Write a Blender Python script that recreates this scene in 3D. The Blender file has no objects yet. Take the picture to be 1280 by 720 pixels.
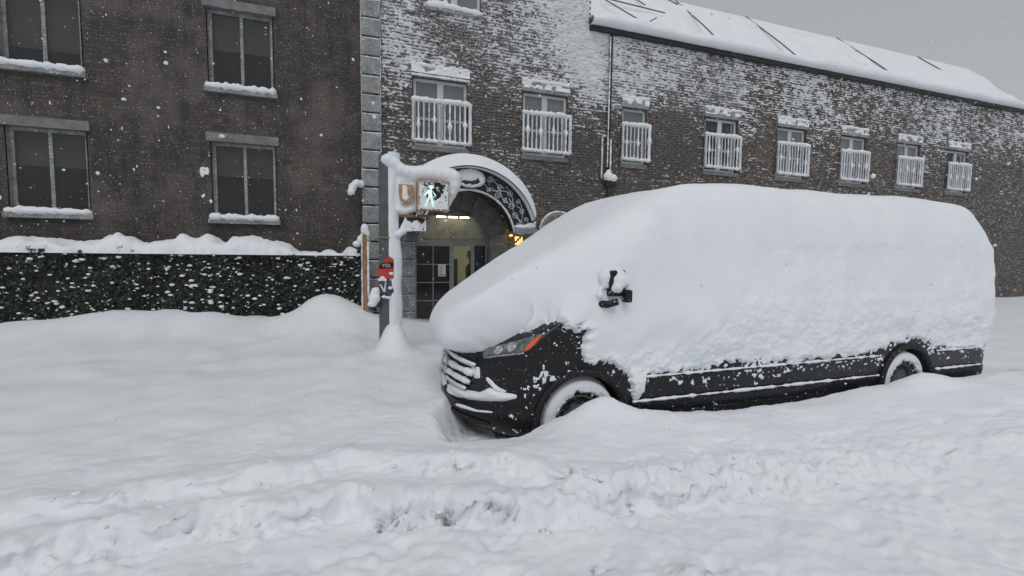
import bpy, bmesh, math, random
import numpy as np
from mathutils import Vector, Matrix
from mathutils.bvhtree import BVHTree

random.seed(7)
RNG = np.random.default_rng(11)
scene = bpy.context.scene
col = scene.collection

# ------------------------------------------------------------------ camera
F = 580.0                                   # focal length in pixels of the 1280 px wide photograph
TH, PH, RO, CAMH = math.radians(19.3), math.atan(42 / 580), math.radians(0.7), 1.82
fwd = np.array([math.sin(TH) * math.cos(PH), math.cos(TH) * math.cos(PH), -math.sin(PH)])
rt = np.array([math.cos(TH), -math.sin(TH), 0.0])
upv = np.cross(rt, fwd)
cr = math.cos(RO) * rt + math.sin(RO) * upv
cu = math.cos(RO) * upv - math.sin(RO) * rt
CAM = np.array([0.0, 0.0, CAMH])
cam = bpy.data.cameras.new('camera')
cam.sensor_fit = 'HORIZONTAL'; cam.sensor_width = 36; cam.lens = F / 1280 * 36
cam.clip_start = 0.05; cam.clip_end = 2000
camo = bpy.data.objects.new('camera', cam); col.objects.link(camo)
camo.matrix_world = Matrix(((cr[0], cu[0], -fwd[0], CAM[0]), (cr[1], cu[1], -fwd[1], CAM[1]),
                            (cr[2], cu[2], -fwd[2], CAM[2]), (0, 0, 0, 1)))
scene.camera = camo

# ------------------------------------------------------------------ sky, sun, exposure
SUN_EL, SUN_AZ = math.radians(54), math.radians(200)     # high, veiled sun behind the camera's left shoulder
world = bpy.data.worlds.new('World'); scene.world = world; world.use_nodes = True
wn = world.node_tree; wn.nodes.clear()
sky = wn.nodes.new('ShaderNodeTexSky'); sky.sky_type = 'NISHITA'; sky.sun_disc = False
sky.sun_elevation = SUN_EL; sky.sun_rotation = SUN_AZ; sky.dust_density = 2; sky.air_density = 1.0
hsv = wn.nodes.new('ShaderNodeHueSaturation'); hsv.inputs['Saturation'].default_value = 0.22
bgn = wn.nodes.new('ShaderNodeBackground'); bgn.inputs['Strength'].default_value = 0.085
wo = wn.nodes.new('ShaderNodeOutputWorld')
wn.links.new(sky.outputs[0], hsv.inputs['Color']); veil = wn.nodes.new('ShaderNodeMix'); veil.data_type = 'RGBA'; veil.inputs[0].default_value = 0.5      # even snow cloud over the sky
veil.inputs[7].default_value = (6.3, 6.5, 6.7, 1)
wn.links.new(hsv.outputs[0], veil.inputs[6]); wn.links.new(veil.outputs[2], bgn.inputs[0]); wn.links.new(bgn.outputs[0], wo.inputs[0])
sl = bpy.data.lights.new('sun', 'SUN'); sl.energy = 0.8; sl.angle = math.radians(40); sl.color = (1, 0.985, 0.96)
so = bpy.data.objects.new('sun', sl); col.objects.link(so)
sd = Vector((math.sin(SUN_AZ) * math.cos(SUN_EL), math.cos(SUN_AZ) * math.cos(SUN_EL), math.sin(SUN_EL)))
so.rotation_euler = (-sd).to_track_quat('-Z', 'Y').to_euler(); so.location = (0, -5, 30)
vs = scene.view_settings
vs.view_transform = 'Standard'; vs.look = 'None'; vs.gamma = 1.0; vs.exposure = 0.03; vs.use_curve_mapping = False
scene.cycles.use_denoising = True
scene.cycles.max_bounces = 6

# ------------------------------------------------------------------ pixel helpers (photograph pixels to rays)
def ray(x, y): return cr * (x - 640) / F + cu * (360 - y) / F + fwd
def WY(x, y, Y):
    v = ray(x, y); p = CAM + v * (Y / v[1]); return p
def GZ(x, y, z):
    v = ray(x, y); p = CAM + v * ((z - CAMH) / v[2]); return p

# ------------------------------------------------------------------ vectorised noise
def _h(ix, iy, iz, s):
    n = (ix.astype(np.int64) * 374761393 + iy.astype(np.int64) * 668265263 + iz.astype(np.int64) * 2147483647 + s * 974634777) & 0xffffffff
    n = ((n ^ (n >> 13)) * 1274126177) & 0xffffffff
    n = (n ^ (n >> 16)) * 2246822519 & 0xffffffff
    return ((n ^ (n >> 15)) & 0xffffff) / float(0xffffff)
def vn(x, y, z=0.0, s=0):
    x, y, z = np.broadcast_arrays(np.asarray(x, float), np.asarray(y, float), np.asarray(z, float))
    ix, iy, iz = np.floor(x), np.floor(y), np.floor(z)
    fx, fy, fz = x - ix, y - iy, z - iz
    fx, fy, fz = [t * t * (3 - 2 * t) for t in (fx, fy, fz)]
    r = 0
    for dx in (0, 1):
        for dy in (0, 1):
            for dz in (0, 1):
                w = (fx if dx else 1 - fx) * (fy if dy else 1 - fy) * (fz if dz else 1 - fz)
                r = r + w * _h(ix + dx, iy + dy, iz + dz, s)
    return r
def fbm(x, y, z=0.0, s=0, o=4):
    r = 0; a = 0.5; t = 0; f = 1.0
    for k in range(o):
        r = r + a * vn(np.asarray(x) * f + 3.1 * k, np.asarray(y) * f + 7.7 * k, np.asarray(z) * f, s + k); t += a; a *= 0.5; f *= 2.03
    return r / t                                                   # 0..1
def sst(a, b, x):
    t = np.clip((np.asarray(x, float) - a) / (b - a), 0, 1); return t * t * (3 - 2 * t)

# ------------------------------------------------------------------ materials
def mat(name):
    m = bpy.data.materials.new(name); m.use_nodes = True
    nt = m.node_tree; b = nt.nodes['Principled BSDF']
    return m, nt, b
def N(nt, t, **kw):
    n = nt.nodes.new(t)
    for k, v in kw.items():
        if k in n.inputs: n.inputs[k].default_value = v
        else: setattr(n, k, v)
    return n
def coords(nt, scale=(1, 1, 1)):
    g = N(nt, 'ShaderNodeNewGeometry'); mp = N(nt, 'ShaderNodeMapping'); mp.inputs['Scale'].default_value = scale
    nt.links.new(g.outputs['Position'], mp.inputs['Vector']); return mp.outputs[0]
def noise(nt, scale, detail=4, vec=None, rough=0.55):
    n = N(nt, 'ShaderNodeTexNoise', Scale=scale, Detail=detail, Roughness=rough)
    nt.links.new(vec if vec is not None else coords(nt), n.inputs['Vector']); return n.outputs[0]
def ramp(nt, fac, p0, p1, c0=(0, 0, 0, 1), c1=(1, 1, 1, 1)):
    r = N(nt, 'ShaderNodeValToRGB'); e = r.color_ramp.elements
    e[0].position, e[1].position = p0, p1; e[0].color, e[1].color = c0, c1
    nt.links.new(fac, r.inputs[0]); return r.outputs[0]
def mix(nt, fac, a, b):
    m = N(nt, 'ShaderNodeMix', data_type='RGBA')
    if isinstance(fac, float): m.inputs[0].default_value = fac
    else: nt.links.new(fac, m.inputs[0])
    for k, v in ((6, a), (7, b)):
        if isinstance(v, tuple): m.inputs[k].default_value = v
        else: nt.links.new(v, m.inputs[k])
    return m.outputs[2]
def bump(nt, b, h, strength, dist=0.01):
    n = N(nt, 'ShaderNodeBump', Strength=strength, Distance=dist)
    nt.links.new(h, n.inputs['Height']); nt.links.new(n.outputs[0], b.inputs['Normal'])
SNOWC = (0.80, 0.83, 0.87, 1)
M = {}
def m_snow(name, slush_shade=False):
    m, nt, b = mat(name)
    c = mix(nt, ramp(nt, noise(nt, 2.2, 5), 0.35, 0.7), (0.77, 0.80, 0.845, 1), (0.83, 0.855, 0.885, 1))
    if slush_shade:
        at = N(nt, 'ShaderNodeAttribute', attribute_name='slush_shade')
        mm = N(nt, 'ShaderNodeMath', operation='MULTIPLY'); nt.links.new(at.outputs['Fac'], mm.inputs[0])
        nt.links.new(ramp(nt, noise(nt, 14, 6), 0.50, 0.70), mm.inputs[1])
        c = mix(nt, mm.outputs[0], c, (0.11, 0.11, 0.10, 1))  # dark colour for slush, and for shade painted into the pits
    nt.links.new(c, b.inputs['Base Color']); b.inputs['Roughness'].default_value = 0.75
    b.inputs['Specular IOR Level'].default_value = 0.2
    bump(nt, b, noise(nt, 55, 8, rough=0.7), 0.35, 0.006)
    return m
def m_frosted(name, base, var, frost=0.62, fs=38, rough=0.7, spec=0.3, metal=0.0, coat=0.0, bumpy=0.25, vs_=3.0):
    m, nt, b = mat(name)
    c = mix(nt, ramp(nt, noise(nt, vs_, 6), 0.35, 0.68), base, var)
    f = ramp(nt, noise(nt, fs, 6, rough=0.65), frost, min(1.0, frost + 0.035))
    nt.links.new(mix(nt, f, c, SNOWC), b.inputs['Base Color'])
    r = N(nt, 'ShaderNodeMix', data_type='FLOAT'); nt.links.new(f, r.inputs[0]); r.inputs[2].default_value = rough; r.inputs[3].default_value = 0.85
    nt.links.new(r.outputs[0], b.inputs['Roughness'])
    b.inputs['Specular IOR Level'].default_value = spec; b.inputs['Metallic'].default_value = metal; b.inputs['Coat Weight'].default_value = coat
    bump(nt, b, noise(nt, fs * 1.4, 5), bumpy, 0.01)
    return m
M['snow'] = m_snow('snow')
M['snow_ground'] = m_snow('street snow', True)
M['frost'] = m_frosted('frosted blown snow', (0.56, 0.575, 0.60, 1), (0.74, 0.76, 0.79, 1), 0.62, 30, rough=0.8, bumpy=0.5, vs_=4)
M['stone'] = m_frosted('grey stone', (0.18, 0.185, 0.183, 1), (0.31, 0.315, 0.312, 1), 0.60, 30, bumpy=0.5, vs_=5)
M['stone_dark'] = m_frosted('dark arch stone', (0.13, 0.133, 0.135, 1), (0.22, 0.223, 0.225, 1), 0.66, 30, bumpy=0.4, vs_=5)
M['mortar'] = m_frosted('mortar', (0.05, 0.045, 0.04, 1), (0.09, 0.08, 0.07, 1), 0.6, 30)
m, nt, b = mat('stained brown brick')
bt = N(nt, 'ShaderNodeTexBrick', Scale=1.0); bt.inputs['Brick Width'].default_value = 0.215; bt.inputs['Row Height'].default_value = 0.075; bt.inputs['Mortar Size'].default_value = 0.007
bt.inputs['Color1'].default_value = (0.045, 0.038, 0.034, 1); bt.inputs['Color2'].default_value = (0.085, 0.07, 0.06, 1); bt.inputs['Mortar'].default_value = (0.035, 0.032, 0.03, 1)
g = N(nt, 'ShaderNodeNewGeometry'); sp = N(nt, 'ShaderNodeSeparateXYZ'); cb = N(nt, 'ShaderNodeCombineXYZ')
nt.links.new(g.outputs['Position'], sp.inputs[0]); nt.links.new(sp.outputs['X'], cb.inputs['X']); nt.links.new(sp.outputs['Z'], cb.inputs['Y']); nt.links.new(cb.outputs[0], bt.inputs['Vector'])
c = mix(nt, ramp(nt, noise(nt, 2.0, 6, coords(nt, (3.0, 3.0, 0.45)), 0.6), 0.45, 0.70), bt.outputs[0], (0.026, 0.023, 0.022, 1))
c = mix(nt, ramp(nt, noise(nt, 1.1, 5), 0.5, 0.75), c, (0.12, 0.105, 0.095, 1))
f = ramp(nt, noise(nt, 26, 6, coords(nt, (1, 1, 1.8)), 0.68), 0.62, 0.655)
nt.links.new(mix(nt, f, c, SNOWC), b.inputs['Base Color']); b.inputs['Roughness'].default_value = 0.9
bump(nt, b, bt.outputs['Fac'], 0.4, -0.008); M['stucco'] = m
M['paint'] = m_frosted('black van paint', (0.004, 0.004, 0.005, 1), (0.008, 0.008, 0.009, 1), 0.655, 55, rough=0.30, spec=0.32, coat=0.1, bumpy=0.03)
M['plastic'] = m_frosted('black plastic trim', (0.007, 0.007, 0.008, 1), (0.014, 0.014, 0.015, 1), 0.63, 50, rough=0.6, bumpy=0.2)
M['rubber'] = m_frosted('tyre rubber', (0.012, 0.012, 0.012, 1), (0.025, 0.025, 0.025, 1), 0.60, 60, rough=0.8, bumpy=0.4)
M['iron'] = m_frosted('black iron', (0.012, 0.014, 0.014, 1), (0.025, 0.028, 0.027, 1), 0.66, 60, rough=0.55, bumpy=0.1)
M['canopy'] = m_frosted('dark green canopy metal', (0.012, 0.018, 0.017, 1), (0.02, 0.027, 0.025, 1), 0.655, 34, rough=0.5, bumpy=0.1)
M['icy'] = m_frosted('snow caked iron', (0.35, 0.36, 0.37, 1), (0.62, 0.64, 0.66, 1), 0.50, 40, rough=0.7, bumpy=0.4)
M['steel'] = m_frosted('grey steel post', (0.075, 0.083, 0.09, 1), (0.115, 0.125, 0.13, 1), 0.66, 40, rough=0.6, bumpy=0.15, vs_=6)
M['white_frame'] = m_frosted('white window frame', (0.48, 0.49, 0.49, 1), (0.6, 0.61, 0.61, 1), 0.66, 40, rough=0.5, bumpy=0.05)
M['door_frame'] = m_frosted('grey bronze door frame', (0.26, 0.26, 0.235, 1), (0.33, 0.325, 0.295, 1), 0.72, 40, rough=0.45, bumpy=0.05)
M['wood'] = m_frosted('stained stake wood', (0.24, 0.135, 0.075, 1), (0.36, 0.22, 0.13, 1), 0.66, 40, bumpy=0.4, vs_=8)
M['signal_orange'] = m_frosted('weathered signal yellow', (0.33, 0.16, 0.075, 1), (0.45, 0.27, 0.14, 1), 0.60, 40, rough=0.55, bumpy=0.1, vs_=9)
M['signal_rim'] = m_frosted('snow rubbed signal rim', (0.30, 0.16, 0.11, 1), (0.36, 0.22, 0.16, 1), 0.53, 30, rough=0.55, bumpy=0.1, vs_=9)
M['bracket_yellow'] = m_frosted('bracket mustard paint', (0.23, 0.14, 0.04, 1), (0.33, 0.22, 0.08, 1), 0.64, 40, rough=0.55, bumpy=0.1, vs_=9)
M['leaf'] = m_frosted('ivy leaf', (0.012, 0.022, 0.015, 1), (0.035, 0.05, 0.032, 1), 0.615, 16, rough=0.5, bumpy=0.1, vs_=12)
M['olive'] = m_frosted('olive wall panel', (0.27, 0.265, 0.20, 1), (0.44, 0.43, 0.34, 1), 0.75, 30, bumpy=0.15, vs_=4)
M['interior'] = m_frosted('lobby wall', (0.5, 0.5, 0.36, 1), (0.56, 0.55, 0.40, 1), 0.95, 30, bumpy=0.05)
M['interior_dark'] = m_frosted('dark lobby lining', (0.02, 0.02, 0.02, 1), (0.035, 0.033, 0.03, 1), 0.95, 30, bumpy=0.05)
M['paper'] = m_frosted('white paper', (0.72, 0.74, 0.78, 1), (0.78, 0.8, 0.83, 1), 0.95, 30, bumpy=0.02)
M['ink'] = m_frosted('print ink', (0.03, 0.03, 0.04, 1), (0.05, 0.05, 0.06, 1), 0.95, 30, bumpy=0.0)
M['sign_red'] = m_frosted('red sign sheeting', (0.45, 0.035, 0.025, 1), (0.52, 0.06, 0.04, 1), 0.68, 40, rough=0.45, bumpy=0.05)
M['sign_black'] = m_frosted('black sign sheeting', (0.012, 0.012, 0.012, 1), (0.02, 0.02, 0.02, 1), 0.7, 40, rough=0.45, bumpy=0.05)
M['sign_slate'] = m_frosted('slate sign sheeting', (0.045, 0.05, 0.07, 1), (0.07, 0.075, 0.1, 1), 0.66, 40, rough=0.45, bumpy=0.05)
M['sign_white'] = m_frosted('white sign sheeting', (0.62, 0.63, 0.64, 1), (0.7, 0.71, 0.72, 1), 0.8, 40, rough=0.45, bumpy=0.05)
M['chrome'] = m_frosted('dull chrome', (0.42, 0.43, 0.44, 1), (0.55, 0.56, 0.57, 1), 0.56, 40, rough=0.28, metal=1.0, bumpy=0.1)
M['amber'] = m_frosted('amber reflector', (0.75, 0.10, 0.03, 1), (0.8, 0.16, 0.06, 1), 0.74, 40, rough=0.25, bumpy=0.03)
M['lens'] = m_frosted('headlight lens', (0.06, 0.065, 0.07, 1), (0.20, 0.21, 0.22, 1), 0.70, 60, rough=0.12, spec=0.6, bumpy=0.05, vs_=22)
M['coat'] = m_frosted('black coat cloth', (0.012, 0.012, 0.014, 1), (0.02, 0.02, 0.022, 1), 0.95, 40, rough=0.85, bumpy=0.2)
M['skin'] = m_frosted('skin', (0.42, 0.26, 0.2, 1), (0.46, 0.29, 0.22, 1), 0.95, 40, rough=0.6, bumpy=0.05)
M['green_wire'] = m_frosted('green cord', (0.18, 0.2, 0.06, 1), (0.25, 0.26, 0.1, 1), 0.62, 60, bumpy=0.2)
def m_glass(name, base, rough=0.08, alpha=1.0):
    m, nt, b = mat(name)
    f = ramp(nt, noise(nt, 34, 6, rough=0.65), 0.685, 0.72)
    c = mix(nt, ramp(nt, noise(nt, 1.3, 4), 0.35, 0.7), base, tuple(min(1, x * 1.35) for x in base[:3]) + (1,))
    nt.links.new(mix(nt, f, c, SNOWC), b.inputs['Base Color']); b.inputs['Roughness'].default_value = rough
    b.inputs['Specular IOR Level'].default_value = 0.5
    if alpha < 1:
        a = N(nt, 'ShaderNodeMix', data_type='FLOAT'); nt.links.new(f, a.inputs[0]); a.inputs[2].default_value = alpha; a.inputs[3].default_value = 1
        nt.links.new(a.outputs[0], b.inputs['Alpha'])
    return m
M['pane_dark'] = m_glass('dark door glass', (0.010, 0.011, 0.012, 1), 0.12)
M['pane_grey'] = m_glass('grey green window glass', (0.13, 0.155, 0.15, 1), 0.15)
M['pane_clear'] = m_glass('clear door glass', (0.05, 0.055, 0.05, 1), 0.05, 0.16)
M['pane_room'] = m_glass('window glass', (0.03, 0.034, 0.036, 1), 0.06, 0.45)
M['blind'] = m_frosted('cloth blind', (0.34, 0.33, 0.30, 1), (0.44, 0.43, 0.39, 1), 0.95, 30, bumpy=0.2)
M['pane_pale'] = m_glass('pale window glass', (0.22, 0.215, 0.16, 1), 0.12)
def m_emit(name, c, s):
    m, nt, b = mat(name); b.inputs['Base Color'].default_value = c; b.inputs['Emission Color'].default_value = c
    b.inputs['Emission Strength'].default_value = s
    nt.links.new(mix(nt, ramp(nt, noise(nt, 30, 3), 0.3, 0.7), c, tuple(x * 0.85 for x in c[:3]) + (1,)), b.inputs['Emission Color'])
    return m
M['tube'] = m_emit('fluorescent tube', (1.0, 0.92, 0.70, 1), 9.0)
M['lobby_lamp'] = m_emit('lobby lamp panel', (1.0, 0.95, 0.72, 1), 10.0)
M['lamp_glow'] = m_emit('warm lantern glass', (1.0, 0.66, 0.16, 1), 2.6)
M['walk_led'] = m_emit('white signal diodes', (0.80, 1.0, 0.92, 1), 0.45)
# bricks: tint carried by each brick
m, nt, b = mat('brown brick')
at = N(nt, 'ShaderNodeAttribute', attribute_name='tint')
c = ramp(nt, at.outputs['Fac'], 0.0, 1.0, (0.060, 0.053, 0.050, 1), (0.150, 0.125, 0.108, 1))
c = mix(nt, ramp(nt, noise(nt, 1.1, 5), 0.38, 0.62), c, (0.088, 0.080, 0.074, 1))
gz = N(nt, 'ShaderNodeNewGeometry'); sz = N(nt, 'ShaderNodeSeparateXYZ'); nt.links.new(gz.outputs['Position'], sz.inputs[0])
mr_ = N(nt, 'ShaderNodeMapRange'); nt.links.new(sz.outputs['Z'], mr_.inputs['Value'])
for k_, v_ in (('From Min', 5.0), ('From Max', 6.8), ('To Min', 0.0), ('To Max', 0.055)): mr_.inputs[k_].default_value = v_
ad = N(nt, 'ShaderNodeMath', operation='ADD'); nt.links.new(noise(nt, 30, 6, coords(nt, (1, 1, 1.8)), 0.68), ad.inputs[0]); nt.links.new(mr_.outputs[0], ad.inputs[1])
f = ramp(nt, ad.outputs[0], 0.585, 0.67)
nt.links.new(mix(nt, f, c, SNOWC), b.inputs['Base Color']); b.inputs['Roughness'].default_value = 0.85
b.inputs['Specular IOR Level'].default_value = 0.2
bump(nt, b, noise(nt, 60, 5), 0.5, 0.008); M['brick'] = m
# brickwork too far off to tell the bricks apart
m, nt, b = mat('far brickwork')
bt = N(nt, 'ShaderNodeTexBrick', Scale=1.0); bt.inputs['Brick Width'].default_value = 0.215; bt.inputs['Row Height'].default_value = 0.075; bt.inputs['Mortar Size'].default_value = 0.006
bt.inputs['Color1'].default_value = (0.04, 0.034, 0.03, 1); bt.inputs['Color2'].default_value = (0.11, 0.086, 0.07, 1); bt.inputs['Mortar'].default_value = (0.06, 0.055, 0.05, 1)
g = N(nt, 'ShaderNodeNewGeometry'); sp = N(nt, 'ShaderNodeSeparateXYZ'); cb = N(nt, 'ShaderNodeCombineXYZ')
nt.links.new(g.outputs['Position'], sp.inputs[0]); nt.links.new(sp.outputs['X'], cb.inputs['X']); nt.links.new(sp.outputs['Z'], cb.inputs['Y'])
nt.links.new(cb.outputs[0], bt.inputs['Vector'])
f = ramp(nt, noise(nt, 9, 8, coords(nt, (1, 1, 4.0)), 0.7), 0.58, 0.63)
nt.links.new(mix(nt, f, bt.outputs[0], SNOWC), b.inputs['Base Color']); b.inputs['Roughness'].default_value = 0.85
bump(nt, b, f, 0.6, 0.02); M['far_brick'] = m

# ------------------------------------------------------------------ objects
def tag(o, label=None, cat=None, group=None, kind=None):
    if label: o['label'] = label
    if cat: o['category'] = cat
    if group: o['group'] = group
    if kind: o['kind'] = kind
    return o
def link(o, parent=None):
    col.objects.link(o)
    if parent is not None:
        o.parent = parent
        if parent.type == 'EMPTY': o.matrix_parent_inverse = Matrix.Translation(parent.location).inverted()
    return o
def thing(name, loc, label, cat, group=None):
    o = bpy.data.objects.new(name, None); o.location = loc; o.empty_display_size = 0.2
    col.objects.link(o); return tag(o, label, cat, group)
def npmesh(name, V, Fc, m, parent=None, smooth=True, attrs=None):
    V = np.asarray(V, np.float32); Fc = np.asarray(Fc, np.int32); k = Fc.shape[1]
    me = bpy.data.meshes.new(name)
    me.vertices.add(len(V)); me.vertices.foreach_set('co', V.ravel())
    me.loops.add(Fc.size); me.loops.foreach_set('vertex_index', Fc.ravel())
    me.polygons.add(len(Fc)); me.polygons.foreach_set('loop_start', np.arange(0, Fc.size, k, dtype=np.int32))
    me.update(calc_edges=True); me.validate()
    me.polygons.foreach_set('use_smooth', np.full(len(me.polygons), smooth))
    for an, av in (attrs or {}).items():
        me.attributes.new(an, 'FLOAT', 'POINT').data.foreach_set('value', np.asarray(av, np.float32))
    me.materials.append(M[m])
    return link(bpy.data.objects.new(name, me), parent)
class MB:
    def __init__(s): s.v = []; s.f = []
    def add(s, vs, fs):
        n = len(s.v); s.v += [tuple(map(float, p)) for p in vs]; s.f += [tuple(i + n for i in f) for f in fs]; return s
    def box(s, x0, x1, y0, y1, z0, z1, j=0.0):
        vs = [(x, y, z) for x in (x0, x1) for y in (y0, y1) for z in (z0, z1)]
        if j: vs = [tuple(c + random.uniform(-j, j) for c in p) for p in vs]
        return s.add(vs, [(0, 1, 3, 2), (4, 6, 7, 5), (0, 4, 5, 1), (2, 3, 7, 6), (0, 2, 6, 4), (1, 5, 7, 3)])
    def prism(s, poly, y0, y1):                       # polygon in x,z pushed along y
        n = len(poly); vs = [(x, y0, z) for x, z in poly] + [(x, y1, z) for x, z in poly]
        fs = [tuple(range(n)), tuple(range(2 * n - 1, n - 1, -1))] + [(i, i + n, (i + 1) % n + n, (i + 1) % n) for i in range(n)]
        return s.add(vs, fs)
    def tube(s, pts, r, seg=8, wob=0.0, wf=6.0, sq=1.0):
        pts = [Vector(p) for p in pts]; rs = r if isinstance(r, (list, tuple)) else [r] * len(pts)
        vs = []; fs = []; ref = None
        for i, p in enumerate(pts):
            t = (pts[min(i + 1, len(pts) - 1)] - pts[max(i - 1, 0)]).normalized()
            if ref is None: ref = Vector((0, -1, 0.02)) if abs(t.y) < 0.9 else Vector((1, 0, 0.02))
            a = (ref - t * ref.dot(t)).normalized(); ref = a; b_ = t.cross(a)
            for k in range(seg):
                an = 2 * math.pi * k / seg; rr = rs[i]
                if wob: rr *= 1 + wob * (random.random() - 0.5) * 2
                vs.append(p + a * math.cos(an) * rr * sq + b_ * math.sin(an) * rr)
        for i in range(len(pts) - 1):
            for k in range(seg):
                k2 = (k + 1) % seg; fs.append((i * seg + k, i * seg + k2, (i + 1) * seg + k2, (i + 1) * seg + k))
        fs.append(tuple(range(seg - 1, -1, -1))); fs.append(tuple((len(pts) - 1) * seg + k for k in range(seg)))
        return s.add(vs, fs)
    def lathe(s, prof, seg, M4):                      # profile (r, h) round local z, moved by a matrix
        vs = []; fs = []
        for r, h in prof:
            for k in range(seg):
                an = 2 * math.pi * k / seg; vs.append(M4 @ Vector((r * math.cos(an), r * math.sin(an), h)))
        for i in range(len(prof) - 1):
            for k in range(seg):
                k2 = (k + 1) % seg; fs.append((i * seg + k, i * seg + k2, (i + 1) * seg + k2, (i + 1) * seg + k))
        fs.append(tuple(range(seg - 1, -1, -1))); fs.append(tuple((len(prof) - 1) * seg + k for k in range(seg)))
        return s.add(vs, fs)
    def build(s, name, m, parent=None, smooth=False, bevel=0.0, auto=None):
        me = bpy.data.meshes.new(name); me.from_pydata(s.v, [], s.f); me.update()
        bm = bmesh.new(); bm.from_mesh(me); bmesh.ops.recalc_face_normals(bm, faces=bm.faces)
        if bevel: bmesh.ops.bevel(bm, geom=[e for e in bm.edges], offset=bevel, segments=2, affect='EDGES', profile=0.7)
        bm.to_mesh(me); bm.free()
        if smooth:
            for p in me.polygons: p.use_smooth = True
        me.materials.append(M[m])
        return link(bpy.data.objects.new(name, me), parent)
def grid_faces(nu, nv):
    i = np.arange((nu - 1) * (nv - 1)); a = i // (nv - 1); b_ = i % (nv - 1); k = a * nv + b_
    return np.stack([k, k + nv, k + nv + 1, k + 1], 1)
# lumps of snow: overlapping balls fused by a voxel remesh, smoothed and roughened
def blob(name, balls, m, parent=None, voxel=0.02, smooth=6, rough=0.012, freq=9.0, tubes=()):
    bm = bmesh.new()
    for (c, r) in balls:
        r = r if isinstance(r, tuple) else (r, r, r)
        bmesh.ops.create_icosphere(bm, subdivisions=3, radius=1.0, matrix=Matrix.Translation(c) @ Matrix.Diagonal(r + (1,)))
    me = bpy.data.meshes.new('tmp'); bm.to_mesh(me); bm.free()
    o = bpy.data.objects.new('tmp', me); col.objects.link(o)
    md = o.modifiers.new('r', 'REMESH'); md.mode = 'VOXEL'; md.voxel_size = voxel
    ms = o.modifiers.new('s', 'SMOOTH'); ms.iterations = smooth; ms.factor = 0.6
    dg = bpy.context.evaluated_depsgraph_get(); ev = o.evaluated_get(dg); em = ev.to_mesh()
    n = len(em.vertices); V = np.zeros(n * 3, np.float32); em.vertices.foreach_get('co', V); V = V.reshape(-1, 3)
    NN = np.zeros(n * 3, np.float32); em.vertices.foreach_get('normal', NN); NN = NN.reshape(-1, 3)
    Fc = [tuple(p.vertices) for p in em.polygons]
    ev.to_mesh_clear(); bpy.data.objects.remove(o); bpy.data.meshes.remove(me)
    V = V + NN * ((fbm(V[:, 0] * freq, V[:, 1] * freq, V[:, 2] * freq, 5, 3) - 0.5) * 2 * rough)[:, None]
    me = bpy.data.meshes.new(name); me.from_pydata(V.tolist(), [], Fc); me.update()
    for p in me.polygons: p.use_smooth = True
    me.materials.append(M[m])
    return link(bpy.data.objects.new(name, me), parent)
def snow_bar(pts, r, lump=0.35, seg=8, n=None, f=5.0, seed=0, taper=True, sq=1.0):
    """points resampled along a path with an uneven radius: a bar caked with snow"""
    P = np.array(pts, float); L = np.r_[0, np.cumsum(np.linalg.norm(np.diff(P, axis=0), axis=1))]
    n = n or max(4, int(L[-1] / 0.035)); t = np.linspace(0, L[-1], n)
    Q = np.stack([np.interp(t, L, P[:, k]) for k in range(3)], 1)
    rr = r * (1 + lump * 2 * (fbm(t * f * 3 + seed * 9.3, seed * 1.7, 0, seed, 3) - 0.5) * 1.6)
    if taper: rr[0] *= 0.6; rr[-1] *= 0.6
    return Q, [float(max(x, 0.002)) for x in rr]

# ================================================================== the ground: one sheet of snow
def foot_line(px, z):
    q = np.array([GZ(x, y, z)[:2] for x, y in px]); return q[np.argsort(q[:, 0])]
L1 = foot_line([(445, 640), (470, 650), (512, 648), (545, 644), (590, 648), (627, 647), (684, 662), (740, 650), (785, 634), (842, 628)], 0.29)
L2 = foot_line([(445, 590), (520, 588), (574, 590), (640, 596), (700, 606), (745, 608), (804, 603), (842, 598)], 0.38)
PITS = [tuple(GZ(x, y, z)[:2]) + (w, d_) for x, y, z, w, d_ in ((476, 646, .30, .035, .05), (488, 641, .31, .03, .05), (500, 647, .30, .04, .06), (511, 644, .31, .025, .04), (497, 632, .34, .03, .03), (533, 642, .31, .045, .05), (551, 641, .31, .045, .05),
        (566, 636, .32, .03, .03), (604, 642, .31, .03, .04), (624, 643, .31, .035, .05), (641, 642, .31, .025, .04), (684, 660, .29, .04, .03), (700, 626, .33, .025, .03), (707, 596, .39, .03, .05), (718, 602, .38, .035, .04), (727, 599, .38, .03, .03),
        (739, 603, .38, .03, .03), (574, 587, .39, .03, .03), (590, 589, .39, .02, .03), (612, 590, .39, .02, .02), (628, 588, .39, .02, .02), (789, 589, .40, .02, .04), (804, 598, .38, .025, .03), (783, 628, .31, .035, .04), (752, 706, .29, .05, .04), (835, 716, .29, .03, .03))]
def line_y(L, X):
    y = np.interp(X, L[:, 0], L[:, 1]) - 0.10 * np.clip(X - L[-1, 0], 0, 4)
    return y
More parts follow.
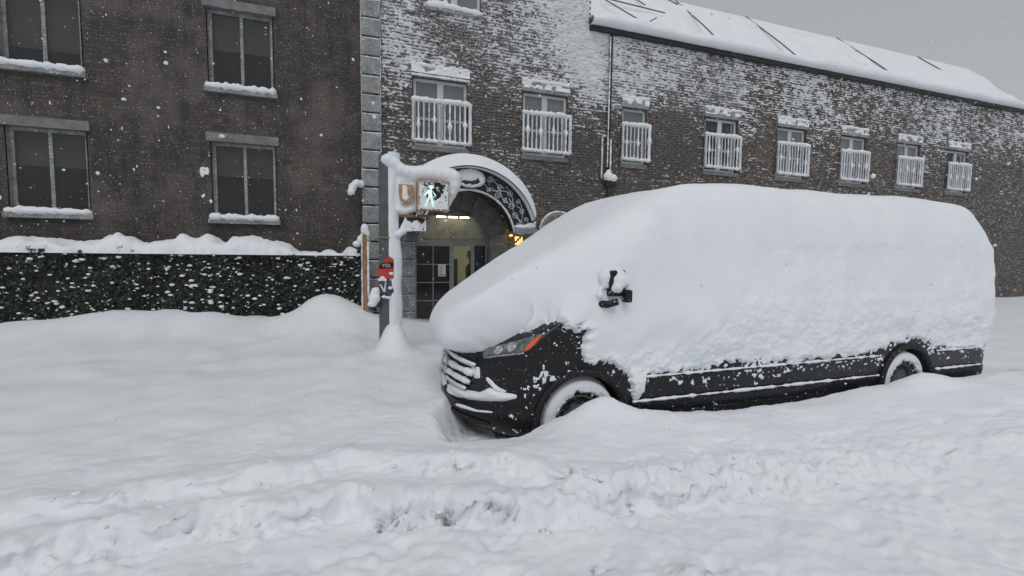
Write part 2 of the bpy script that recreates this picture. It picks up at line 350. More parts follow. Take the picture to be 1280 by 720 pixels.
def ground_h(X, Y):
    h = np.full(X.shape, 0.285)
    wob = (fbm(X * 2.6, Y * 1.2, 0, 3, 4) - 0.5)
    d1 = Y - line_y(L1, X) + wob * 0.16
    d2 = Y - line_y(L2, X) + (fbm(X * 3.1, Y * 1.4, 0, 8, 4) - 0.5) * 0.16
    vary1 = 0.55 + 0.7 * fbm(X * 1.3, 2.0, 0, 21, 2); vary2 = 0.45 + 0.8 * fbm(X * 1.1, 5.0, 0, 22, 2)
    h = h + 0.10 * vary1 * (1 - 0.5 * sst(2.2, 3.6, X)) * sst(-0.04, 0.13, d1) + 0.03 * np.exp(-((d1 - 0.14) / 0.10) ** 2)
    h = h + 0.075 * vary2 * (1 - 0.5 * sst(2.2, 3.6, X)) * sst(-0.04, 0.12, d2) + 0.02 * np.exp(-((d2 - 0.13) / 0.10) ** 2)
    # broken crumbly faces of the ploughed ridges
    near = np.exp(-((d1 - 0.04) / 0.13) ** 2) + 0.7 * np.exp(-((d2 - 0.03) / 0.10) ** 2)
    bil = np.abs(fbm(X * 9, Y * 11, 0, 31, 4) - 0.5) * 2
    h = h + near * (bil - 0.22) * 0.07 + near * (fbm(X * 21, Y * 21, 0, 33, 3) - 0.5) * 0.028
    pit = np.clip(vn(X * 7, Y * 13, 0, 44) - 0.66, 0, 1) * np.exp(-((d1 - 0.02) / 0.05) ** 2) * (1 - sst(2.0, 2.5, X))
    h = h - pit * 0.36
    # soft general unevenness
    h = h + (fbm(X * 0.9, Y * 0.9, 0, 51, 3) - 0.5) * 0.10 + (fbm(X * 3.5, Y * 4.5, 0, 52, 3) - 0.5) * 0.045
    h = h + (fbm(X * 16, Y * 16, 0, 53, 3) - 0.5) * 0.010 * (1 + 2.0 * (1 - sst(2.5, 2.7, Y))) + (fbm(X * 38, Y * 38, 0, 54, 2) - 0.5) * 0.008 - 0.030 * sst(0.52, 0.80, fbm(X * 5.5, Y * 7.5, 0, 56, 3)) * (1 - sst(2.6, 3.0, Y))
    # a lump of packed slush at the bottom right
    for (cx, cy, s, a) in ((1.52, 1.66, 0.10, 0.06), (1.72, 1.62, 0.08, 0.05), (1.35, 2.28, 0.09, 0.05), (0.55, 2.02, 0.12, -0.03), (0.15, 2.2, 0.1, -0.03)):
        e = np.exp(-((X - cx) ** 2 + (Y - cy) ** 2) / s ** 2); h = h + a * e * (0.5 + fbm(X * 18, Y * 18, 0, 9, 3))
    # drift up against the near side of the van
    van_in = sst(3.41, 3.55, Y) * (1 - sst(5.45, 5.65, Y)) * sst(0.62, 0.90, X - 0.34 * sst(3.85, 4.7, Y) + 0.08 * (fbm(X * 5, Y * 5, 0, 60, 3) - .5)) * (1 - sst(7.85, 8.1, X))
    h = h + 0.03 * np.exp(-((Y - 3.35) / 0.3) ** 2) * sst(1.4, 1.9, X)
    h = h + 0.15 * np.exp(-((X - 2.02) / 0.26) ** 2 - ((Y - 3.42) / 0.16) ** 2) + 0.11 * np.exp(-((X - 6.25) / 0.4) ** 2 - ((Y - 3.4) / 0.2) ** 2)
    h = h - 0.115 * np.exp(-((Y - 3.42) / 0.28) ** 2) * (1 - sst(1.25, 1.60, X)) * sst(0.2, 0.8, X)
    h = h * (1 - van_in) + van_in * (0.16 + 0.09 * (fbm(X * 6, Y * 6, 0, 61, 3) - 0.5))
    # pavement side: drifts, piles, trodden strip by the door
    pv = sst(5.6, 6.6, Y)
    h = h + pv * ((fbm(X * 1.6, Y * 1.6, 0, 70, 3) - 0.5) * 0.16 - 0.05)
    h = h + 0.36 * np.exp(-(((X - 0.58) / 0.20) ** 2 + ((Y - 6.70) / 0.20) ** 2) ** 1.6) + 0.07 * np.exp(-(((X - 0.5) / 0.5) ** 2 + ((Y - 6.6) / 0.5) ** 2))
    h = h + 0.55 * np.exp(-(((X + 0.35) / 0.75) ** 2 + ((Y - 9.7) / 0.8) ** 2)) + 0.35 * np.exp(-(((X + 3.6) / 2.2) ** 2 + ((Y - 9.9) / 0.9) ** 2))
    dr = np.exp(-(((X - 2.5) / 1.1) ** 2)) * sst(9.6, 10.8, Y); h = h * (1 - dr) + 0.045 * dr
    far = sst(12, 40, np.hypot(X, Y)); h = h * (1 - far) + 0.3 * far
    slush_shade = np.clip(0.8 * np.exp(-((d1 - 0.01) / 0.05) ** 2) + 0.5 * np.exp(-((d2 - 0.0) / 0.05) ** 2), 0, 1) * (1 - 0.6 * sst(2.2, 3.5, X)) * sst(0.52, 0.72, fbm(X * 4, Y * 5, 0, 80, 3))  # slush tint and painted shade along the feet of the ridges
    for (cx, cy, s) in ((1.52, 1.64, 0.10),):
        slush_shade = np.clip(slush_shade + 0.8 * np.exp(-((X - cx) ** 2 + (Y - cy) ** 2) / s ** 2), 0, 1)
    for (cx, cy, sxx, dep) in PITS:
        e = np.exp(-(((X - cx) / (sxx * 1.15)) ** 2 + ((Y - cy) / (sxx * 0.6)) ** 2)) * (0.5 + 1.1 * fbm(X * 26, Y * 30, 0, 47, 2)); h = h - 1.2 * dep * e; slush_shade = np.clip(slush_shade + 2.2 * e, 0, 1.4)  # each pit is carved, then coloured dark to paint the shade inside
    slush_shade = np.clip(slush_shade + 0.5 * van_in, 0, 1)  # snow tinted darker below the van as well
    brow = 0.10 * np.exp(-((d1 - 0.10) / 0.055) ** 2) * sst(0.40, 0.62, fbm(X * 3.2, Y * 1.0, 0, 34, 3)) + 0.07 * np.exp(-((d2 - 0.095) / 0.05) ** 2) * sst(0.42, 0.62, fbm(X * 3.6, Y * 1.0, 0, 35, 3))
    brow = brow * (1 - sst(2.0, 2.6, X)) * (0.5 + fbm(X * 14, Y * 5, 0, 36, 3))
    return h, slush_shade, brow, near * (1 - sst(3.0, 3.4, Y))
def axis(fine0, fine1, step, lo, hi, grow=1.14, cap=60):
    a = list(np.arange(fine0, fine1, step)); s = step; x = a[-1]
    while x < hi: s = min(s * grow, cap); x += s; a.append(x)
    s = step; x = a[0]; pre = []
    while x > lo: s = min(s * grow, cap); x -= s; pre.append(x)
    return np.array(pre[::-1] + a)
gx = axis(-1.7, 3.6, 0.016, -420, 420, 1.06); gy = axis(1.2, 3.75, 0.014, -420, 420, 1.05)
GX, GY = np.meshgrid(gx, gy, indexing='ij'); GH, GD, GB, GN = ground_h(GX, GY)
GP = np.stack([GX, GY - GB, GH], -1); du = np.gradient(GP, axis=0); dv = np.gradient(GP, axis=1); nn = np.cross(du, dv); nn = nn / np.linalg.norm(nn, axis=-1, keepdims=True); GN = np.clip(GN, 0, 1)
sel = GN > 0.02; q = GP[sel]
dd = (np.abs(fbm(q[:, 0] * 7, q[:, 1] * 7, q[:, 2] * 9, 48, 4) - 0.5) * 2 - 0.2) * 0.065 + (fbm(q[:, 0] * 26, q[:, 1] * 26, q[:, 2] * 26, 49, 3) - 0.5) * 0.030
GP[sel] = q + nn[sel] * (dd * GN[sel])[:, None]
g = npmesh('snow_covered_ground', GP.reshape(-1, 3), grid_faces(len(gx), len(gy)), 'snow_ground', attrs={'slush_shade': GD.ravel()})
tag(g, 'deep uneven snow over the street and pavement', 'snow', kind='structure')
def gh(x, y): return float(ground_h(np.array([float(x)]), np.array([float(y)]))[0][0])
# crumbs thrown up along the ploughed ridges
V = []; Fc = []
bm = bmesh.new(); bmesh.ops.create_icosphere(bm, subdivisions=2, radius=1.0); bm.verts.ensure_lookup_table()
IV = np.array([v.co for v in bm.verts]); IF = np.array([[v.index for v in f.verts] for f in bm.faces]); bm.free()
n = 0
for i in range(110):
    x = random.uniform(-1.6, 3.4); L = L1 if i % 3 else L2
    y = float(line_y(L, np.array([x]))[0]) + random.gauss(0.03, 0.05); r = random.choice((0.006, 0.009, 0.012, 0.018))
    sc = np.array([random.uniform(0.8, 1.6), random.uniform(0.8, 1.3), random.uniform(0.55, 0.9)]) * r
    Q = IV * sc * (0.75 + 0.5 * vn(IV[:, 0] * 1.7 + i, IV[:, 1] * 1.7, IV[:, 2] * 1.7, i))[:, None] + np.array([x, y, gh(x, y) - r * 0.05])
    V.append(Q); Fc.append(IF + n); n += len(Q)
o = npmesh('snow_crumbs', np.concatenate(V), np.concatenate(Fc), 'snow')
tag(o, 'loose crumbs of snow along the ploughed ridges', 'snow', kind='stuff')

# ================================================================== the brick building
YF = 11.30                                   # face of the brickwork
B = thing('brick_building', (6, YF, 0), 'long brown brick building with grey stone quoins, arched entrance and snow-blown wall', 'building')
CX, SPR, RI, RO_ = 2.42, 2.0, 0.93, 1.39     # entrance arch
XE = 6.02                                    # where the tall part ends and the eaves begin
wins = [dict(x=(1.46, 2.74), z=(4.36, 5.92), n=2), dict(x=(4.20, 5.42), z=(4.36, 5.92), n=2), dict(x=(7.10, 7.86), z=(4.36, 5.86), n=1),
        dict(x=(9.9, 11.1), z=(4.36, 5.90), n=2), dict(x=(12.7, 13.9), z=(4.36, 5.90), n=2), dict(x=(15.5, 16.7), z=(4.36, 5.90), n=2),
        dict(x=(18.3, 19.5), z=(4.36, 5.90), n=2), dict(x=(21.1, 22.3), z=(4.36, 5.90), n=2),
        dict(x=(1.80, 3.06), z=(7.56, 9.1), n=2, norail=True)]
def in_arch(x, z, r):
    return (abs(x - CX) < r and z < SPR) or ((x - CX) ** 2 + (z - SPR) ** 2 < r * r)
AWX, AWZ, AWR = 5.22, 2.42, 0.52             # arched side window
def hole(x, z, pad=0.0):
    for w in wins:
        if w['x'][0] - pad < x < w['x'][1] + pad and w['z'][0] - pad < z < w['z'][1] + pad: return True
    if in_arch(x, z, RO_ - 0.03 + pad): return True
    if abs(x - AWX) < AWR + pad and 0.9 - pad < z < AWZ or (x - AWX) ** 2 + (z - AWZ) ** 2 < (AWR + pad) ** 2: return True
    return False
# backing wall behind the brick faces, open at windows and doors
V = []; Fc = []
xs = sorted(set([0.30] + list(np.arange(0.30, 8.0, 0.08)) + [w['x'][k] for w in wins for k in (0, 1)] + list(np.arange(8.0, 30.1, 0.55)) + [XE, 30.0]))
zs = sorted(set(list(np.arange(-0.2, 4.0, 0.08)) + [w['z'][k] for w in wins for k in (0, 1)] + list(np.arange(4.0, 11.1, 0.55)) + [7.72, 11.0]))
XFAR = 11.2
def wall_quads(name, x0, x1, y, m):
    V = []; Fc = []
    for i in range(len(xs) - 1):
        for j in range(len(zs) - 1):
            cx, cz = (xs[i] + xs[i + 1]) / 2, (zs[j] + zs[j + 1]) / 2
            if not (x0 < cx < x1) or hole(cx, cz, -0.02 if cz < 3.6 and cx < 6.2 else 0): continue
            if cx > XE and cz > 7.72: continue
            k = len(V); V += [(xs[i], y, zs[j]), (xs[i + 1], y, zs[j]), (xs[i + 1], y, zs[j + 1]), (xs[i], y, zs[j + 1])]; Fc.append((k, k + 1, k + 2, k + 3))
    return npmesh(name, V, Fc, m, B, smooth=False)
wall_quads('wall', 0.30, XFAR, YF + 0.016, 'mortar')
wall_quads('far_wall', XFAR, 30, YF, 'far_brick')
# solid core so that nothing shows through
MB().box(0.32, 5.9, YF + 3.3, YF + 5.0, 0, 10.9).build('rear_wall', 'stucco', B)
# the bricks
BL, BH, MJ = 0.205, 0.066, 0.009
bricks = []
row = 0; z = 0.0
while z < 10.9:
    x = 0.72 - (BL + MJ) * (0.5 if row % 2 else 0)
    while x < XFAR:
        x0, x1 = max(x, 0.72), min(x + BL, XFAR)
        top = 7.70 if (x0 + x1) / 2 > XE else 10.9
        if x1 - x0 > 0.05 and z + BH < top:
            cx, cz = (x0 + x1) / 2, z + BH / 2
            if not any(hole(a, cz, 0.012) for a in (x0 + 0.01, cx, x1 - 0.01)): bricks.append((x0, x1, z, z + BH))
        x += BL + MJ
    z += BH + MJ; row += 1
def brick_shape(x0, x1, z0, z1, d, jz):
    y = YF - d; b_ = 0.004
    vs = [(x0, YF + 0.03, z0), (x1, YF + 0.03, z0), (x1, YF + 0.03, z1), (x0, YF + 0.03, z1), (x0 + b_, y, z0 + b_ + jz), (x1 - b_, y, z0 + b_ - jz), (x1 - b_, y, z1 - b_ - jz), (x0 + b_, y, z1 - b_ + jz)]
    fs = [(4, 5, 6, 7), (0, 1, 5, 4), (1, 2, 6, 5), (2, 3, 7, 6), (3, 0, 4, 7)]
    return vs, fs
def vis_rank(b_):
    cx, cz = (b_[0] + b_[1]) / 2, (b_[2] + b_[3]) / 2
    hidden = cz < 3.75 or cx < 0.9 and cz < 4.0 or cz > 7.3
    return (hidden, cx ** 2 + YF ** 2 + (cz - 1.8) ** 2)
order = sorted((b_ for b_ in bricks if b_[1] - b_[0] > BL - 0.001), key=vis_rank)[:300]
oset = set(order)
variants = []
for k in range(10):
    vs, fs = brick_shape(-BL / 2, BL / 2, -BH / 2, BH / 2, random.uniform(-0.004, 0.006), random.uniform(-0.002, 0.002))
    me = bpy.data.meshes.new('brick'); me.from_pydata([(a, b2 - YF, c_) for a, b2, c_ in vs], [], fs); me.update()
    t = random.random(); me.attributes.new('tint', 'FLOAT', 'POINT').data.foreach_set('value', np.full(8, t, np.float32)); me.materials.append(M['brick']); variants.append(me)
for b_ in order:
    o = bpy.data.objects.new('brick', random.choice(variants)); o.location = ((b_[0] + b_[1]) / 2, YF, (b_[2] + b_[3]) / 2); link(o, B)
V = []; Fc = []; T = []
for b_ in bricks:
    if b_ in oset: continue
    vs, fs = brick_shape(*b_, random.uniform(-0.004, 0.008), random.uniform(-0.002, 0.002)); k = len(V); t = random.random()
    V += vs; Fc += [tuple(i + k for i in f) for f in fs]; T += [t] * 8
o = npmesh('brickwork', V, Fc, 'brick', B, smooth=False, attrs={'tint': T}); o['kind'] = 'stuff'

# snow blown on to the brickwork: a relief that breaks through the brick faces
def density(X, Z):
    d = np.interp(Z, [2.5, 4.0, 4.8, 5.5, 6.0, 6.6, 7.4, 9.5], [0.10, 0.15, 0.17, 0.24, 0.39, 0.47, 0.49, 0.52])
    def G(cx, cz, sx, sz, a): return a * np.exp(-((X - cx) / sx) ** 2 - ((Z - cz) / sz) ** 2)
    d = d + G(5.9, 7.3, 0.9, 1.1, 0.42) + G(5.4, 8.6, 1.2, 1.0, 0.30) + G(6.2, 6.3, 0.45, 0.6, 0.20)
    d = d - G(2.4, 7.1, 0.75, 0.22, 0.28) - G(3.4, 5.6, 0.55, 0.6, 0.25) - G(8.6, 5.2, 0.7, 0.9, 0.22) - G(3.0, 6.35, 0.25, 0.25, 0.2)
    d = d + G(7.9, 6.9, 1.4, 0.6, 0.14) + G(1.05, 5.6, 0.35, 0.7, 0.16) + G(1.2, 6.8, 0.5, 0.6, 0.08) + G(6.15, 4.6, 0.3, 0.4, -0.1)
    d = d + G(2.1, 6.35, 0.7, 0.16, 0.25) + G(4.8, 6.3, 0.65, 0.16, 0.2) + G(7.4, 6.25, 0.45, 0.2, 0.2) + G(4.3, 4.0, 0.9, 0.16, 0.17)
    return d
def plaster(name, x0, x1, sx, sz, ztop):
    X1 = np.arange(x0, x1, sx); Z1 = np.arange(2.9, ztop, sz); X, Z = np.meshgrid(X1, Z1, indexing='ij')
    D = density(X, Z) + (fbm(X * 0.8, Z * 0.9, 0, 90, 3) - 0.5) * 0.35
    course = np.cos(2 * math.pi * (Z + 0.012) / (BH + MJ))          # snow lies along the bed joints
    nz = (fbm(X * 5.0, Z * 13 + X * 1.5, 0, 91, 4) - 0.5) * 1.3 + (fbm(X * 18, Z * 30, 0, 95, 3) - 0.5) * 1.7
    t = D - 0.50 + nz * 0.60 + course * 0.15 * (1 - sst(0.75, 1.0, D))
    th = np.clip(t * 0.055, -0.02, 0.032)
    th = th + np.where(th > 0, (vn(X * 26, Z * 36, 0, 97) - 0.5) * 0.022, 0)
    Yv = YF - 0.004 - th + np.where(th < 0, 0.01, 0)
    hm = np.zeros(X.shape, bool)
    for w in wins: hm |= (X > w['x'][0] - 0.02) & (X < w['x'][1] + 0.02) & (Z > w['z'][0] - 0.03) & (Z < w['z'][1] + 0.02)
    hm |= (X > 0.9) & (X < 3.9) & (Z < 3.45) & ((X - CX) ** 2 + (Z - SPR) ** 2 < (RO_ + 0.04) ** 2)
    Fq = grid_faces(len(X1), len(Z1)); tv = th.ravel(); hv = hm.ravel()
    keep = (tv[Fq].max(1) > 0.0) & ~hv[Fq].any(1); Fq = Fq[keep]
    used = np.unique(Fq); re = np.full(X.size, -1); re[used] = np.arange(len(used))
    P = np.stack([X.ravel(), Yv.ravel(), Z.ravel()], 1)[used]
    o = npmesh(name, P, re[Fq], 'frost', B); o['kind'] = 'stuff'; return o
plaster('blown_snow', 0.74, XE, 0.020, 0.0125, 9.9)
plaster('blown_snow', XE - 0.03, XFAR, 0.030, 0.0125, 7.70)
plaster('blown_snow', XFAR - 0.07, 29.9, 0.07, 0.0150, 7.70)

# quoins of the corner pilaster and the stone beside the entrance
BHt = 0.415
def stone_block(x0, x1, z0, z1, y0, name='stone_block', m='stone', y1=None):
    o = MB().box(x0, x1, y0, (y1 or YF + 0.14), z0, z1).build(name, m, B, bevel=0.022)
    return o
cap = MB(); k = 0; z = 0.02
while z < 10.9:
    stone_block(0.29, 0.715, z, z + BHt - 0.050, YF - 0.095 + random.uniform(-0.006, 0.006))
    if z > 0.8:
        Q, R = snow_bar([(0.30, YF - 0.088, z + BHt - 0.054), (0.705, YF - 0.088, z + BHt - 0.054)], 0.011, 0.6, seed=k + 3); cap.tube(Q, R, 5)
    z += BHt; k += 1
Q, R = snow_bar([(0.712, YF - 0.077, 3.3), (0.714, YF - 0.077, 9.0)], 0.007, 0.8, n=150, seed=4); cap.tube(Q, R, 5)
Q, R = snow_bar([(0.294, YF - 0.077, 3.0), (0.292, YF - 0.077, 9.0)], 0.006, 0.8, n=150, seed=5); cap.tube(Q, R, 5)
z = 0.02
while z + BHt < SPR + 0.15:
    stone_block(0.735, CX - RI, z, z + BHt - 0.02, YF - 0.05 + random.uniform(-0.006, 0.006))
    stone_block(CX + RI, CX + RO_, z, z + BHt - 0.02, YF - 0.05 + random.uniform(-0.006, 0.006), m='stone_dark')
    Q, R = snow_bar([(0.75, YF - 0.055, z + BHt - 0.026), (CX - RI - 0.02, YF - 0.055, z + BHt - 0.026)], 0.006, 0.8, seed=k + 40); cap.tube(Q, R, 5)
    z += BHt; k += 1
SPRING = z
# voussoirs of the arch
nv = 11
for i in range(nv):
    a0, a1 = math.pi * i / nv + 0.006, math.pi * (i + 1) / nv - 0.006
    n_ = 5; poly = []
    for q in range(n_): a = a0 + (a1 - a0) * q / (n_ - 1); poly.append((CX + RO_ * math.cos(a), SPR + max(0.0, 0) + RO_ * math.sin(a)))
    for q in range(n_): a = a1 - (a1 - a0) * q / (n_ - 1); poly.append((CX + RI * math.cos(a), SPR + RI * math.sin(a)))
    poly = [(x_, max(z_, SPRING - 0.0)) if z_ < SPRING else (x_, z_) for x_, z_ in poly]
    MB().prism(poly, YF - 0.05 - 0.006 * (i % 2), YF + 0.34).build('voussoir', 'stone_dark', B)
# roll moulding round the opening
MB().tube([(CX + (RI - 0.02) * math.cos(a), YF + 0.12, SPR + (RI - 0.02) * math.sin(a)) for a in np.linspace(0, math.pi, 28)], 0.028, 8).build('arch_moulding', 'stone_dark', B, smooth=True)
for sgn in (-1, 1): MB().box(CX + sgn * RI - 0.012 + (0 if sgn > 0 else -0.012), CX + sgn * RI + 0.024, YF - 0.02, YF + 0.34, 0.0, SPR + 0.1).build('jamb_lining', 'stone_dark', B)
cap.build('ledge_snow', 'snow', B, smooth=True)

# ---- doors in the arch
YD = YF + 0.30
def door(x0, x1, z0, z1, cols, rows, pane_mat, name='door', fr=0.055, mun=0.022):
    f = MB()
    f.box(x0, x0 + fr, YD - 0.03, YD + 0.03, z0, z1).box(x1 - fr, x1, YD - 0.03, YD + 0.03, z0, z1)
    f.box(x0 + fr, x1 - fr, YD - 0.03, YD + 0.03, z1 - fr, z1).box(x0 + fr, x1 - fr, YD - 0.03, YD + 0.03, z0, z0 + fr * 1.6)
    ix0, ix1, iz0, iz1 = x0 + fr, x1 - fr, z0 + fr * 1.6, z1 - fr
    for c_ in range(1, cols): xm = ix0 + (ix1 - ix0) * c_ / cols; f.box(xm - mun / 2, xm + mun / 2, YD - 0.022, YD + 0.02, iz0, iz1)
    for r_ in range(1, rows):
        zm = iz0 + (iz1 - iz0) * r_ / rows
        for c_ in range(cols):
            a = ix0 + (ix1 - ix0) * c_ / cols + (mun / 2 if c_ else 0); b2 = ix0 + (ix1 - ix0) * (c_ + 1) / cols - (mun / 2 if c_ < cols - 1 else 0)
            f.box(a, b2, YD - 0.020, YD + 0.02, zm - mun / 2, zm + mun / 2)
    d = f.build(name, 'door_frame', B)
    for c_ in range(cols):
        for r_ in range(rows):
            xa = ix0 + (ix1 - ix0) * c_ / cols; xb = ix0 + (ix1 - ix0) * (c_ + 1) / cols; za = iz0 + (iz1 - iz0) * r_ / rows; zb = iz0 + (iz1 - iz0) * (r_ + 1) / rows
            MB().box(xa - 0.003, xb + 0.003, YD + 0.002, YD + 0.010, za - 0.003, zb + 0.003).build('pane', pane_mat, d)
    return d
d1 = door(1.50, 2.43, 0.10, 2.06, 2, 4, 'pane_dark')
d2 = door(2.435, 2.985, 0.10, 2.06, 1, 1, 'pane_clear', fr=0.05)
door(2.99, 3.34, 0.10, 2.06, 1, 1, 'pane_dark', name='side_light', fr=0.03)
MB().tube([(2.395, YD - 0.03, 0.95), (2.395, YD - 0.09, 0.98), (2.395, YD - 0.09, 1.38), (2.395, YD - 0.03, 1.41)], 0.012, 8).build('handle', 'chrome', d1, smooth=True)
MB().box(1.48, 3.36, YF - 0.10, YD + 0.04, -0.05, 0.095).build('door_step', 'stone', B, bevel=0.01)
# tympanum: lit olive panel above a transom bar, with a head frame
MB().box(1.48, 3.36, YD - 0.035, YD + 0.05, 2.063, 2.16).build('transom_bar', 'door_frame', B)
poly = [(CX + 0.925 * math.cos(a), SPR + 0.925 * math.sin(a)) for a in np.linspace(math.asin(0.165 / 0.925), math.pi - math.asin(0.165 / 0.925), 24)]
MB().prism(poly, YD + 0.01, YD + 0.05).build('tympanum', 'olive', B)
# lobby behind the glass
lob = MB().box(1.3, 4.1, YD + 2.3, YD + 2.36, 0, 2.5).box(1.24, 1.3, YD + 0.1, YD + 2.36, 0, 2.5).box(4.1, 4.16, YD + 0.1, YD + 2.36, 0, 2.5).box(1.3, 4.1, YD + 0.1, YD + 2.3, 2.44, 2.5).box(1.3, 4.1, YD + 0.1, YD + 2.3, -0.05, 0.085)
lob = lob.build('lobby', 'interior', B)
MB().box(2.72, 3.09, YD + 2.24, YD + 2.29, 0.09, 1.66).build('inner_door', 'interior_dark', lob)
MB().box(1.31, 2.425, YD + 0.10, YD + 0.12, 0.09, 2.43).build('partition', 'interior_dark', lob)
MB().box(2.4, 3.6, YD + 0.8, YD + 1.1, 2.40, 2.435).build('lobby_light', 'lobby_lamp', lob)

# ---- windows with guard rails
def window(w):
    x0, x1 = w['x']; z0, z1 = w['z']; n = w['n']; far = x0 > 9
    yw = YF + 0.09; f = MB(); fr = 0.065
    f.box(x0, x0 + fr, yw - 0.03, yw + 0.05, z0, z1).box(x1 - fr, x1, yw - 0.03, yw + 0.05, z0, z1).box(x0 + fr, x1 - fr, yw - 0.03, yw + 0.05, z1 - fr, z1).box(x0 + fr, x1 - fr, yw - 0.03, yw + 0.05, z0, z0 + fr)
    xm = (x0 + x1) / 2
    if n == 2: f.box(xm - 0.075, xm + 0.075, yw - 0.025, yw + 0.05, z0 + fr, z1 - fr)
    zm = z0 + (z1 - z0) * 0.42
    segs = [(x0 + fr, xm - 0.075), (xm + 0.075, x1 - fr)] if n == 2 else [(x0 + fr, x1 - fr)]
    for a, b2 in segs: f.box(a, b2, yw - 0.02, yw + 0.05, zm - 0.03, zm + 0.03)
    f = f.build('window', 'white_frame', B)
    for a, b2 in segs:
        for c_, d_ in ((z0 + fr, zm - 0.03), (zm + 0.03, z1 - fr)): MB().box(a - .004, b2 + .004, yw + 0.012, yw + 0.022, c_ - .004, d_ + .004).build('pane', 'pane_room' if int(x0 * 3) % 2 and x0 > 9 else 'pane_grey', f)
    if x0 > 9: MB().box(x0 + fr, x1 - fr, yw + 0.10, yw + 0.11, z0 + (z1 - z0) * random.uniform(0.3, 0.8), z1).build('blind', 'blind', f)
    r = MB(); r.box(x0 - 0.02, x0 - 0.001, YF - 0.0, yw + 0.08, z0, z1).box(x1 + 0.001, x1 + 0.02, YF, yw + 0.08, z0, z1).box(x0, x1, YF, yw + 0.08, z1, z1 + 0.02)
    r.build('reveal', 'mortar', f)
    MB().box(x0 - 0.3, x1 + 0.3, yw + 0.5, yw + 0.55, z0 - .3, z1 + .3).build('curtain', 'interior_dark', f)
    # lintel and sill, both carrying snow
    if w.get('norail'): MB().box(x0 - 0.05, x1 + 0.05, YF - 0.07, yw + 0.06, z0 - 0.085, z0 - 0.002).build('sill', 'stone', f, bevel=0.006)
    else: MB().box(x0 - 0.05, x1 + 0.05, YF - 0.05, yw + 0.06, z0 - 0.11, z0 - 0.002).build('sill', 'stone_dark', f, bevel=0.006)
    MB().box(x0 - 0.06, x1 + 0.05, YF - 0.06, yw + 0.06, z1 + 0.022, z1 + 0.27).build('lintel', 'stone', f, bevel=0.006)
    s = MB(); sd_ = int(x0 * 10)
    def lump_board(xa, xb, y, za, zb, th, seed, dens):        # snow pressed on an upright stone face
        nx_, nz_ = int((xb - xa) / 0.02), max(4, int((zb - za) / 0.016)); X, Z = np.meshgrid(np.linspace(xa, xb, nx_), np.linspace(za, zb, nz_), indexing='ij')
        t = dens - 0.5 + (fbm(X * 7, Z * 14, 0, seed, 4) - 0.5) * 1.7
        Yv = y - np.clip(t * th, -0.012, th); Fq = grid_faces(nx_, nz_); kp = t.ravel()[Fq].max(1) > 0
        if kp.any(): s.add(np.stack([X.ravel(), Yv.ravel(), Z.ravel()], 1), [tuple(q) for q in Fq[kp].tolist()])
    Q, R = snow_bar([(x0 - 0.06, YF - 0.045, z1 + 0.29), (x1 + 0.05, YF - 0.045, z1 + 0.285)], 0.045, 0.5, seed=sd_); s.tube(Q, R, 8)
    lump_board(x0 - 0.06, x1 + 0.05, YF - 0.062, z1 + 0.10, z1 + 0.30, 0.04, sd_ + 1, 0.78 if x0 < 3 else 0.55)
    if x0 < 3:
        lower = MB(); Q, R = snow_bar([(x0 - 0.06, YF - 0.07, z1 + 0.045), (x1 + 0.05, YF - 0.07, z1 + 0.04)], 0.026, 0.6, seed=sd_ + 2); lower.tube(Q, R, 8).build('lintel_snow', 'snow', f, smooth=True)
    if w.get('norail'):
        Q, R = snow_bar([(x0 - 0.04, YF - 0.02, z0 + 0.035), (xm - 0.1, YF - 0.03, z0 + 0.06), (x1 + 0.04, YF - 0.02, z0 + 0.02)], 0.085, 0.45, seed=sd_ + 3); s2 = MB().tube(Q, R, 9)
        Q, R = snow_bar([(x0 + 0.08, yw - 0.01, z0 + 0.12), (xm - 0.15, yw - 0.01, z0 + 0.16)], 0.09, 0.5, seed=sd_ + 8); s2.tube(Q, R, 8).build('sill_snow', 'snow', f, smooth=True)
    s.build('lintel_snow', 'snow', f, smooth=True)
    if w.get('norail'): return
    # guard rail
    zt, zb = 5.37, 4.45; ya = YF - 0.10
    xa, xb = x0 - 0.04, x1 + 0.07
    rail = MB().box(xa, xb, ya - 0.018, ya + 0.018, zt - 0.02, zt + 0.015).box(xa, xb, ya - 0.014, ya + 0.014, zb - 0.015, zb + 0.015)
    rail.box(xa, xa + 0.03, ya, YF + 0.02, zt - 0.02, zt).box(xb - 0.03, xb, ya, YF + 0.02, zt - 0.02, zt).box(xa, xa + 0.03, ya, YF + 0.02, zb - 0.015, zb + 0.01).box(xb - 0.03, xb, ya, YF + 0.02, zb - 0.015, zb + 0.01)
    rail.box(xa - 0.006, xa + 0.010, ya - 0.01, ya + 0.01, zb - 0.01, zt).box(xb - 0.010, xb + 0.006, ya - 0.01, ya + 0.01, zb - 0.01, zt)
    rail = rail.build('guard_rail', 'icy', B)
    nb = 12 if n == 2 else 8
    for i in range(nb):
        x = xa + 0.015 + (xb - xa - 0.03) * i / (nb - 1); t = np.linspace(zb, zt, 12 if far else 22)
        rr = 0.017 + 0.024 * (fbm(t * 11 + i * 3, i * 1.3, x0, 12, 3) - 0.42)
        if i in (0, nb - 1): rr = rr + (0.012 if i == 0 else 0.024)
        if i % 3 == 1: rr = rr + random.uniform(0.022, 0.05) * np.exp(-((t - (zb + 0.48 + 0.10 * random.uniform(-1, 1))) / random.uniform(0.04, 0.08)) ** 2)
        rr = rr + 0.022 * np.exp(-((t - zb) / 0.07) ** 2)
        MB().tube([(x + random.uniform(-.003, .003), ya - 0.005, q) for q in t], [float(max(q, 0.008)) for q in rr], 7).build('baluster', 'snow' if i % 3 == 1 else 'icy', rail, smooth=True)
    rs = MB()
